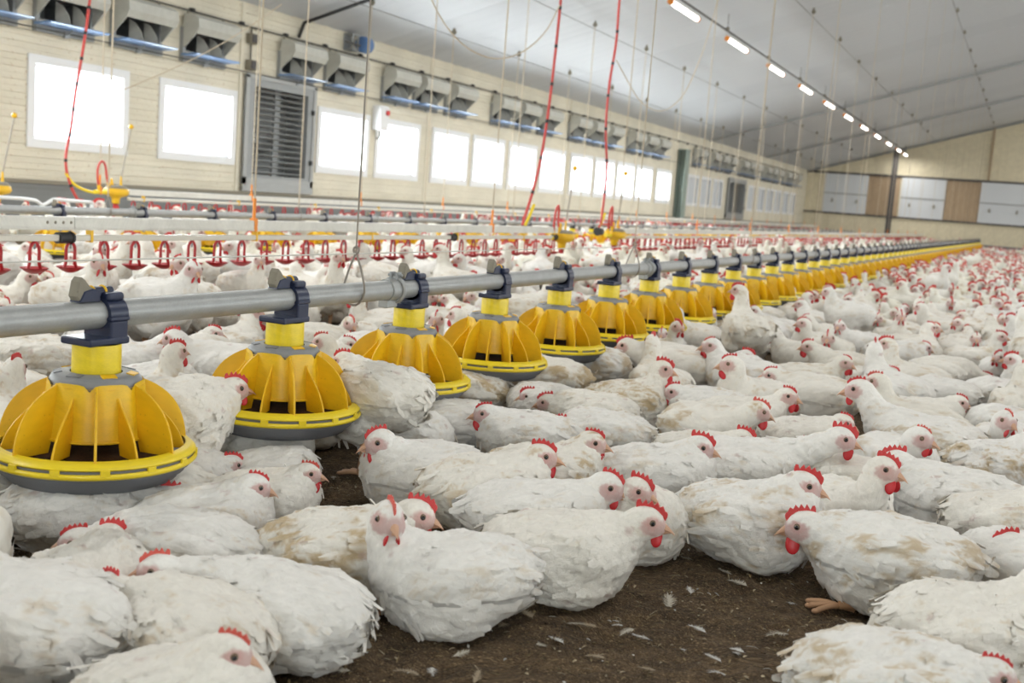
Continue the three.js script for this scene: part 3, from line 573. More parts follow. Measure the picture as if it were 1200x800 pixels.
// ------------------------------------------------------------------ chickens
// distance to an ellipsoid turned in the xy plane
const ell = (px, py, pz, e) => {
  let x = px - e[0], y = py - e[1], z = pz - e[2];
  if (e[6]) { const c = e[7], s = e[8], t = x * c + y * s; y = -x * s + y * c; x = t; }
  const a = x / e[3], b = y / e[4], d = z / e[5], k0 = Math.sqrt(a * a + b * b + d * d), u = a / e[3], v = b / e[4], w = d / e[5], k1 = Math.sqrt(u * u + v * v + w * w);
  return k1 < 1e-9 ? -Math.min(e[3], e[4], e[5]) : k0 * (k0 - 1) / k1;
};
const E = (x, y, z, a, b, c, turn = 0) => [x, y, z, a, b, c, turn, Math.cos(turn), Math.sin(turn)];
const smin = (a, b, k) => { const h = Math.max(k - Math.abs(a - b), 0) / k; return Math.min(a, b) - h * h * k * 0.25; };
const cone = (px, py, pz, c) => {                                       // tapered capsule
  const [ax, ay, az, bx, by, bz, ra, rb] = c, dx = bx - ax, dy = by - ay, dz = bz - az, L = dx * dx + dy * dy + dz * dz;
  let t = L > 0 ? ((px - ax) * dx + (py - ay) * dy + (pz - az) * dz) / L : 0; t = t < 0 ? 0 : t > 1 ? 1 : t;
  const x = px - ax - dx * t, y = py - ay - dy * t, z = pz - az - dz * t;
  return Math.sqrt(x * x + y * y + z * z) - (ra + (rb - ra) * t);
};
// naive surface nets over a box
function surfaceNet(f, lo, hi, cell) {
  const nx = Math.ceil((hi[0] - lo[0]) / cell) + 1, ny = Math.ceil((hi[1] - lo[1]) / cell) + 1, nz = Math.ceil((hi[2] - lo[2]) / cell) + 1;
  const val = new Float32Array(nx * ny * nz); let i = 0;
  for (let z = 0; z < nz; z++) for (let y = 0; y < ny; y++) for (let x = 0; x < nx; x++) val[i++] = f(lo[0] + x * cell, lo[1] + y * cell, lo[2] + z * cell);
  const id = new Int32Array(nx * ny * nz).fill(-1), pos = [], idx = [], sx = 1, sy = nx, sz = nx * ny;
  for (let z = 0; z < nz - 1; z++) for (let y = 0; y < ny - 1; y++) for (let x = 0; x < nx - 1; x++) {
    const b = x + y * sy + z * sz; let mask = 0;
    for (let c = 0; c < 8; c++) if (val[b + (c & 1) + ((c >> 1) & 1) * sy + (c >> 2) * sz] < 0) mask |= 1 << c;
    if (mask === 0 || mask === 255) continue;
    let px = 0, py = 0, pz = 0, n = 0;
    for (let c = 0; c < 8; c++) for (let ax = 0; ax < 3; ax++) {
      const d = c | (1 << ax); if (d === c) continue;
      const a0 = (mask >> c) & 1, a1 = (mask >> d) & 1; if (a0 === a1) continue;
      const va = val[b + (c & 1) + ((c >> 1) & 1) * sy + (c >> 2) * sz], vb = val[b + (d & 1) + ((d >> 1) & 1) * sy + (d >> 2) * sz], t = va / (va - vb);
      px += (c & 1) + (ax === 0 ? t : 0); py += ((c >> 1) & 1) + (ax === 1 ? t : 0); pz += (c >> 2) + (ax === 2 ? t : 0); n++;
    }
    id[b] = pos.length / 3; pos.push(lo[0] + (x + px / n) * cell, lo[1] + (y + py / n) * cell, lo[2] + (z + pz / n) * cell);
  }
  for (let z = 1; z < nz - 1; z++) for (let y = 1; y < ny - 1; y++) for (let x = 1; x < nx - 1; x++) {
    const b = x + y * sy + z * sz, s0 = val[b] < 0;
    const quad = (p, q, r, s, flip) => { if (p < 0 || q < 0 || r < 0 || s < 0) return; flip ? idx.push(p, r, q, q, r, s) : idx.push(p, q, r, q, s, r); };
    if (s0 !== val[b + sx] < 0) quad(id[b - sy - sz], id[b - sz], id[b - sy], id[b], !s0);
    if (s0 !== val[b + sy] < 0) quad(id[b - sx - sz], id[b - sx], id[b - sz], id[b], !s0);
    if (s0 !== val[b + sz] < 0) quad(id[b - sx - sy], id[b - sy], id[b - sx], id[b], !s0);
  }
  return { pos, idx };
}

const WHITE = [0.82, 0.80, 0.76], DIRT = [0.50, 0.37, 0.20], SKIN = [0.60, 0.27, 0.24], PINK = [0.60, 0.43, 0.41];
/* pose: head [x, y, z] of the skull in hen space (x forward, y up, z right), look [yaw, pitch] of the beak, stand, plump, tail, dirt, seed.
   Returns { geometry of the continuous body, head matrix, ... } */
const HEAD = 1.26;                                                        // size of the head on its neck
function henShape(pose, lod) {
  const { head, yaw = 0, pitch = -0.1, stand = 0, dirt = 0.5, seed = 1, tail = 1, plump = 1, droop = 0 } = pose;
  const up = stand ? 0.125 : 0, tilt = stand ? 0.0 : 0.0, r = rng(seed * 7919 + 3);
  const so = seed * 13.37;
  const ky = stand ? 1 : 0.95, EY = (x, y, z, a, b, c, turn) => E(x, y * ky + up, z, a, b * ky, c, turn);   // a sitting hen spreads flat
  const T = [EY(-0.010, 0.092, 0, 0.122, 0.092 * plump, 0.104 * plump, 0.08), EY(0.056, 0.086, 0, 0.076, 0.082, 0.084 * plump), EY(-0.088, 0.100, 0, 0.068, 0.066, 0.074, -0.15), EY(-0.126, 0.112, 0, 0.042, 0.038, 0.046, -0.5 * tail)];
  const legs = [E(0.015, stand ? 0.16 : 0.045, 0.064, 0.078, stand ? 0.066 : 0.044, 0.050)];
  const wy = 0.116 * ky + up - droop * 0.015, wings = [E(-0.03, wy, 0.086 * plump, 0.098, 0.056 * ky, 0.031, 0.12 - droop * 0.25)];
  const shoulders = [EY(0.046, 0.112, 0.066, 0.048, 0.050, 0.034)];
  // neck
  const cy = Math.cos(yaw), sy = Math.sin(yaw), cp = Math.cos(pitch), sp = Math.sin(pitch);
  const dir = [cp * cy, sp, cp * sy];
  const B = V(0.066, 0.108 * ky + up, 0), Hp = V(...head), back = Hp.clone().add(V(-dir[0] * 0.020, -0.015 - dir[1] * 0.012, -dir[2] * 0.020));
  const d = Hp.clone().sub(B).length(), C = B.clone().add(V(0.05 + d * 0.15, d * 0.30, 0)).lerp(B.clone().lerp(back, 0.5), 0.35);
  const curve = new THREE.QuadraticBezierCurve3(B, C, back), rad = [0.060, 0.051, 0.042, 0.0345, 0.030, 0.0285], necks = [];
  const pts = curve.getPoints(5);
  for (let i = 0; i < 5; i++) necks.push([pts[i].x, pts[i].y, pts[i].z, pts[i + 1].x, pts[i + 1].y, pts[i + 1].z, rad[i], rad[i + 1]]);
  const headAt = new THREE.Matrix4().compose(Hp, new THREE.Quaternion().setFromEuler(new THREE.Euler(0, -yaw, pitch, 'YZX')), V(HEAD, HEAD, HEAD));
  const inv = headAt.clone().invert().elements;
  const skull = E(0, 0, 0, 0.029, 0.0245, 0.0215), cheek = E(0.012, -0.007, 0, 0.020, 0.0165, 0.0165);
  const headD = (x, y, z) => { const a = inv[0] * x + inv[4] * y + inv[8] * z + inv[12], b = inv[1] * x + inv[5] * y + inv[9] * z + inv[13], c = inv[2] * x + inv[6] * y + inv[10] * z + inv[14]; return HEAD * smin(ell(a, b, c, skull), ell(a, b, c, cheek), 0.01); };
  const neckD = (x, y, z, from) => { let n = 1; for (let i = from; i < 5; i++) { const q = cone(x, y, z, necks[i]); n = n === 1 ? q : smin(n, q, 0.02); } return n; };
  const bodyF = (x, y, z) => {
    let q = ell(x, y, z, T[0]); q = smin(q, ell(x, y, z, T[1]), 0.05); q = smin(q, ell(x, y, z, T[2]), 0.06); q = smin(q, ell(x, y, z, T[3]), 0.04);
    q = smin(q, neckD(x, y, z, 0), 0.05);
    const zz = Math.abs(z), az = zz;
    q = smin(q, ell(x, y, az, legs[0]), 0.018); q = smin(q, ell(x, y, az, shoulders[0]), 0.02); q = smin(q, ell(x, y, az, wings[0]), 0.030);
    if (!stand) q = Math.max(q, -y + 0.004);
    return q;
  };
  const headF = (x, y, z) => smin(headD(x, y, z), neckD(x, y, z, 2) - 0.0006, 0.016);
  const lo = [-0.235, stand ? 0.05 : -0.01, Math.min(-0.14, head[2] - 0.05)], hi = [Math.max(0.2, head[0] + 0.05), Math.max(0.24 + up, head[1] + 0.055), Math.max(0.14, head[2] + 0.05)];
  lo[0] = Math.min(lo[0], head[0] - 0.05); lo[1] = Math.min(lo[1], head[1] - 0.05);
  const geos = [], colorAt = (x, y, z, part) => {
    const n1 = noise3(x * 9 + so, y * 12, z * 12 + so), n2 = noise3(x * 18 + so, y * 60, z * 60), n3 = noise3(x * 90, y * 130 + so, z * 130);
    const wing = smooth(0.02, -0.012, ell(x, y, Math.abs(z), wings[0])), breast = smooth(0.09, 0.13, x) * smooth(0.16, 0.08, y - up), rump = smooth(-0.09, -0.15, x);
    let m = smooth(0.15, 0.75, n1 * 0.6 + n2 * 0.45 + 0.28 * n3 + 0.55 * wing * dirt + 0.4 * breast * dirt + 0.45 * rump * dirt - 0.36 + dirt * 0.40);
    m *= Math.min(0.85, 0.8 * dirt + 0.14);
    const bare = smooth(0.86, 0.97, noise3(x * 13 + so * 3, y * 15 + 9, z * 15) + 0.2 * n2) * 0.55;
    const v = 1 + 0.045 * n2 + 0.05 * n3, o = [0, 0, 0];
    for (let c = 0; c < 3; c++) { o[c] = WHITE[c] * v * (1 - m) + DIRT[c] * m; o[c] = o[c] * (1 - bare) + PINK[c] * 0.8 * bare; }
    return o;
  };
  const faceAt = (x, y, z) => {
    const a = inv[0] * x + inv[4] * y + inv[8] * z + inv[12], b = inv[1] * x + inv[5] * y + inv[9] * z + inv[13], c = Math.abs(inv[2] * x + inv[6] * y + inv[10] * z + inv[14]);
    const n = 0.16 * noise3(a * 120, b * 120, c * 80 + so), eye = Math.hypot((a - 0.013) / 0.021, (b + 0.003) / 0.0165) + n, beakRoot = Math.hypot(a - 0.03, b + 0.004, c);
    const side = smooth(0.004, 0.012, c), f = Math.max(smooth(1.12, 0.72, eye) * side, smooth(0.019, 0.011, beakRoot));
    const red = clamp(0.55 * smooth(0.013, 0.008, Math.hypot(a - 0.0115, b - 0.0035)) + 0.5 * smooth(0.3, 0.8, noise3(a * 160 + so, b * 160, c * 90)), 0, 1) * side;
    return [f, red];
  };
  const make = (f, l, h, cell, isHead) => {
    const { pos, idx } = surfaceNet(f, l, h, cell), n = pos.length / 3, P = new Float32Array(pos), N = new Float32Array(n * 3), Cc = new Float32Array(n * 3), U = new Float32Array(n * 2), e = 0.002;
    for (let i = 0; i < n; i++) {
      let x = P[3 * i], y = P[3 * i + 1], z = P[3 * i + 2];
      let gx = f(x + e, y, z) - f(x - e, y, z), gy = f(x, y + e, z) - f(x, y - e, z), gz = f(x, y, z + e) - f(x, y, z - e), g = Math.hypot(gx, gy, gz) || 1;
      gx /= g; gy /= g; gz /= g; const dd = clamp(f(x, y, z), -cell, cell);
      const amp = isHead ? 0.0006 : 0.0035;
      const ruf = amp * (noise3(x * 22 + so, y * 55, z * 55) + 0.55 * noise3(x * 60, y * 120 + so, z * 120)) + (isHead ? 0 : 0.003 * noise3(x * 11, y * 14 + so, z * 14));
      x += gx * (ruf - dd); y += gy * (ruf - dd); z += gz * (ruf - dd); if (!stand && y < 0.002) y = 0.002;
      P[3 * i] = x; P[3 * i + 1] = y; P[3 * i + 2] = z;
      const col = colorAt(x, y, z);
      if (isHead) { const [fa, red] = faceAt(x, y, z); for (let c = 0; c < 3; c++) col[c] = (col[c] * (1 - fa) + (PINK[c] * (1 - 0.45 * red) + SKIN[c] * 0.45 * red) * fa); }
      Cc.set(col, 3 * i);
      U[2 * i] = (x - 0.4 * (y - up)) / 0.16; U[2 * i + 1] = Math.atan2(y - 0.09 - up, z || 1e-6) * 0.1 / 0.16;
    }
    const gm = new THREE.BufferGeometry();
    gm.setAttribute('position', new THREE.BufferAttribute(P, 3)); gm.setAttribute('uv', new THREE.BufferAttribute(U, 2)); gm.setAttribute('color', new THREE.BufferAttribute(Cc, 3)); gm.setIndex(idx); gm.computeVertexNormals();
    return gm;
  };
  const body = make(bodyF, lo, hi, lod.cell, false);
  geos.push(body);
  geos.push(make(headF, [head[0] - 0.068, head[1] - 0.07, head[2] - 0.068], [head[0] + 0.06, head[1] + 0.05, head[2] + 0.068], lod.headCell, true));
  // feathers: thin curved blades lying on the plumage
  const pos = [], nor = [], uv = [], col = [], idx = [];
  const blade = (p, n, t, L, W, lift, c0, seg = 2) => {
    const s = V().crossVectors(n, t).normalize(), base = pos.length / 3;
    for (let j = 0; j <= seg; j++) {
      const u = j / seg, w = W * (j === 0 ? 0.5 : j === seg ? 0.55 : 1) * 0.5, q = p.clone().addScaledVector(t, L * u).addScaledVector(n, lift * u * u + 0.0004);
      for (const k of [-1, 0, 1]) {
        const v = q.clone().addScaledVector(s, k * w).addScaledVector(n, k ? -0.0030 : 0.0002); pos.push(v.x, Math.max(v.y, stand ? -1 : 0.002), v.z);
        const nn = n.clone().addScaledVector(s, k * 0.2).addScaledVector(t, 0.05).normalize(); nor.push(nn.x, nn.y, nn.z); uv.push(u * L / 0.16 + p.x * 6, k * w / 0.16 + p.y * 7); const cc = colorAt(v.x, v.y, v.z); col.push(cc[0] * c0, cc[1] * c0, cc[2] * c0);
      }
    }
    for (let j = 0; j < seg; j++) for (const k of [0, 1]) { const a = base + j * 3 + k, b = a + 3; idx.push(a, b, a + 1, b, b + 1, a + 1); }
  };
  const bp = body.attributes.position, bn = body.attributes.normal, bi = body.index.array, tri = bi.length / 3;
  for (let k = 0; k < lod.cards; k++) {
    const i = bi[3 * Math.floor(r() * tri)], p = V().fromBufferAttribute(bp, i), n = V().fromBufferAttribute(bn, i);
    if (p.y < 0.02 + up * 0.6 || p.distanceTo(Hp) < 0.064) continue;
    const fromNeck = p.y > 0.16 * ky + up || p.x > 0.11;
    const flow = fromNeck ? V(-0.5, -1, 0) : V(-1, -0.12 + 0.25 * (r() - 0.5), 0.15 * (r() - 0.5)), t = flow.addScaledVector(n, -flow.dot(n)).normalize();
    if (!isFinite(t.x)) continue;
    const v = 0.97 + 0.06 * r(), sz = fromNeck ? 0.6 : 1;
    blade(p, n, t, (0.026 + 0.024 * r()) * sz, (0.014 + 0.008 * r()) * sz, 0.0006 + 0.003 * r() * r() * r(), v);
  }
  if (lod.quills) {
    for (const s of [-1, 1]) {
      for (let row = 0; row < 1; row++) for (let k = 0; k < 6; k++) {            // secondaries and primaries of the folded wing
        const u = k / 7, x = 0.035 - 0.10 * u - row * 0.012, y = wy + 0.030 - 0.055 * (1 - u) * (row ? 0.6 : 1) - row * 0.012 - droop * 0.03 * u;
        let z = 0; for (let q = 0.02; q < 0.15; q += 0.002) if (bodyF(x, y, q) < 0) z = q;
        const n = V(0.05, 0.22, s).normalize(), t = V(-1, -0.06 + 0.18 * u - 0.1 * droop, -s * 0.30).normalize(), v = 0.96 + 0.07 * r();
        blade(V(x, y, s * (z - 0.002)), n, t, 0.056 + 0.012 * r() + 0.010 * u, 0.021, -0.003, v, 3);
      }
    }
    for (let k = 0; k < 9; k++) {                                                            // tail
      const a = (k - 4) / 4, t = V(-1, 0.42 * tail + 0.12 * (1 - a * a) + 0.1 * (r() - 0.5), a * 0.42).normalize(), n = V(0.4, 1, a * 0.3).normalize(), v = 0.94 + 0.08 * r();
      blade(V(-0.122, 0.118 * ky + up - 0.006 * Math.abs(a), a * 0.022), n.addScaledVector(t, -n.dot(t)).normalize(), t, 0.044 + 0.014 * r(), 0.026, -0.012, v, 3);
    }
  }
  if (pos.length) {
    const f = new THREE.BufferGeometry(); f.setAttribute('position', new THREE.Float32BufferAttribute(pos, 3)); f.setAttribute('normal', new THREE.Float32BufferAttribute(nor, 3)); f.setAttribute('uv', new THREE.Float32BufferAttribute(uv, 2)); f.setAttribute('color', new THREE.Float32BufferAttribute(col, 3)); f.setIndex(idx); geos.push(f);
  }
  return { geometry: mergeGeometries(geos), headAt };
}
const combGeos = [1, 2, 3].map((k) => {
  const r = rng(k * 31), s = new THREE.Shape(), n = 5; s.moveTo(-0.026, 0.010); s.quadraticCurveTo(-0.034, 0.024, -0.030, 0.034);
  for (let i = 0; i < n; i++) { const x = -0.026 + i * 0.0125, h = 0.031 + 0.008 * Math.sin((i + 0.8) / n * Math.PI) + 0.004 * (r() - 0.5); s.lineTo(x, h); s.lineTo(x + 0.006, h - 0.0095); }
  s.quadraticCurveTo(0.040, 0.020, 0.034, 0.004); s.lineTo(0.022, 0.010); s.quadraticCurveTo(0, 0.022, -0.026, 0.010);
  return new THREE.ExtrudeGeometry(s, { depth: 0.0022, bevelEnabled: true, bevelThickness: 0.0014, bevelSize: 0.0012, bevelSegments: 1, curveSegments: 4 }).translate(0, 0, -0.0011);
});
const wattleGeo = new THREE.SphereGeometry(1, 12, 9).scale(0.0125, 0.0175, 0.0042).translate(0, -0.012, 0);
const beakGeo = (() => {
  const up = new THREE.ConeGeometry(0.0105, 0.025, 10, 4).rotateZ(-Math.PI / 2).scale(1, 1, 0.85), p = up.attributes.position;
  for (let i = 0; i < p.count; i++) { const x = p.getX(i) + 0.0125, y = p.getY(i); p.setX(i, x); p.setY(i, y - x * x * 15 + (y < 0 ? -y * 0.5 : 0)); }
  up.computeVertexNormals();
  const low = new THREE.ConeGeometry(0.0072, 0.018, 8, 2).rotateZ(-Math.PI / 2).translate(0.008, -0.0062, 0).scale(1, 1, 0.8);
  return flat([up, low]).translate(0.026, -0.003, 0);
})();
const eyeGeo = new THREE.SphereGeometry(0.0054, 12, 9), pupilGeo = new THREE.SphereGeometry(0.0040, 10, 7).translate(0, 0, 0.0021);
const lobeGeo = new THREE.SphereGeometry(1, 8, 6).scale(0.0065, 0.0055, 0.002);
const footGeo = (() => {
  const g = []; for (const a of [-0.5, 0, 0.5]) g.push(tube([V(0, 0.010, 0), V(Math.cos(a) * 0.025, 0.011, Math.sin(a) * 0.025), V(Math.cos(a) * 0.055, 0.006, Math.sin(a) * 0.055)], 0.0058, 8, 6), new THREE.SphereGeometry(0.006, 6, 5).scale(1.3, 0.9, 0.9).translate(Math.cos(a) * 0.057, 0.005, Math.sin(a) * 0.057));
  g.push(tube([V(0, 0.010, 0), V(-0.02, 0.006, 0), V(-0.03, 0.004, 0)], 0.005, 4, 6));
  return g;
})();
const shankGeo = flat([...footGeo, bar(V(0, 0.008, 0), V(-0.012, 0.085, 0), 0.0085, 10, 0.0105), new THREE.SphereGeometry(0.0115, 8, 6).translate(-0.012, 0.085, 0), bar(V(-0.012, 0.085, 0), V(0.012, 0.14, 0), 0.0105, 10, 0.022)]);
const lyingFoot = flat([...footGeo, bar(V(0, 0.012, 0), V(-0.085, 0.016, 0.0), 0.0088, 10, 0.0105)]);
const plumage = new THREE.MeshStandardMaterial({ color: lin(1, 1, 1), vertexColors: true, roughness: 0.88, bumpMap: featherBump, bumpScale: 0.0017 });
const plumageTints = [[1, 1, 1], [1.0, 0.985, 0.95], [0.95, 0.93, 0.88], [0.97, 0.975, 0.985]].map((c) => { const m = plumage.clone(); m.color.setRGB(...c); return m; });
const HM = { comb: mat(0.57, 0.045, 0.045, 0.55), combPale: mat(0.62, 0.10, 0.075, 0.55), wattle: mat(0.52, 0.016, 0.022, 0.4), beak: mat(0.58, 0.34, 0.22, 0.42), iris: mat(0.16, 0.11, 0.07, 0.15), pupil: mat(0.008, 0.008, 0.01, 0.08), foot: mat(0.56, 0.33, 0.19, 0.55), lobe: mat(0.62, 0.40, 0.36, 0.6) };
function henParts(root, shape, { comb = 0, pale = false, feet = 0, stand = 0, tint = 0, simple = false, wattle = 1, combScale = 1 }) {
  obj('body', shape.geometry, plumageTints[tint], root);
  const put = (name, g, m, at, rot, parent, sc) => { const o = obj(name, g, m, root); const l = new THREE.Matrix4().compose(V(...at), new THREE.Quaternion().setFromEuler(new THREE.Euler(...(rot ?? [0, 0, 0]))), typeof sc === 'number' ? V(sc, sc, sc) : V(1, 1, 1)); l.premultiply(shape.headAt); l.decompose(o.position, o.quaternion, o.scale); return o; };
  put('comb', combGeos[comb % 3], pale ? HM.combPale : HM.comb, [0.004, 0.001 - 0.018 * (combScale - 1), 0], [((comb * 37) % 5 - 2) * 0.06, 0, 0], null, combScale);
  put('beak', beakGeo, HM.beak, [0, -0.002, 0]);
  for (const s of [-1, 1]) {
    put('wattle', wattleGeo, HM.wattle, [0.021, -0.016, s * 0.006], [s * -0.25, s * -0.15, 0.1], null, wattle);
    const e = put('eye', eyeGeo, HM.iris, [0.0115, 0.0035, s * 0.0178], s > 0 ? [0, 0.25, 0] : [0, Math.PI - 0.25, 0]);
    if (!simple) { obj('pupil', pupilGeo, HM.pupil, e); put('ear_lobe', lobeGeo, HM.lobe, [-0.008, -0.007, s * 0.0205], [0, s * -0.2, 0]); }
  }
  if (stand) for (const s of [-1, 1]) obj('leg', shankGeo, HM.foot, root).position.set(0.0, 0, s * 0.055);
  else if (feet) for (const s of feet === 2 ? [-1, 1] : [feet > 0 ? 1 : -1]) { const f = obj('foot', lyingFoot, HM.foot, root); f.position.set(0.085, 0, s * 0.07); f.rotation.y = -s * 0.2; }
}
const NEAR = { cell: 0.0075, headCell: 0.0034, cards: 260, quills: true }, MID = { cell: 0.0125, headCell: 0.0058, cards: 130, quills: true }, FAR = { cell: 0.019, headCell: 0.0105, cards: 0, quills: false };

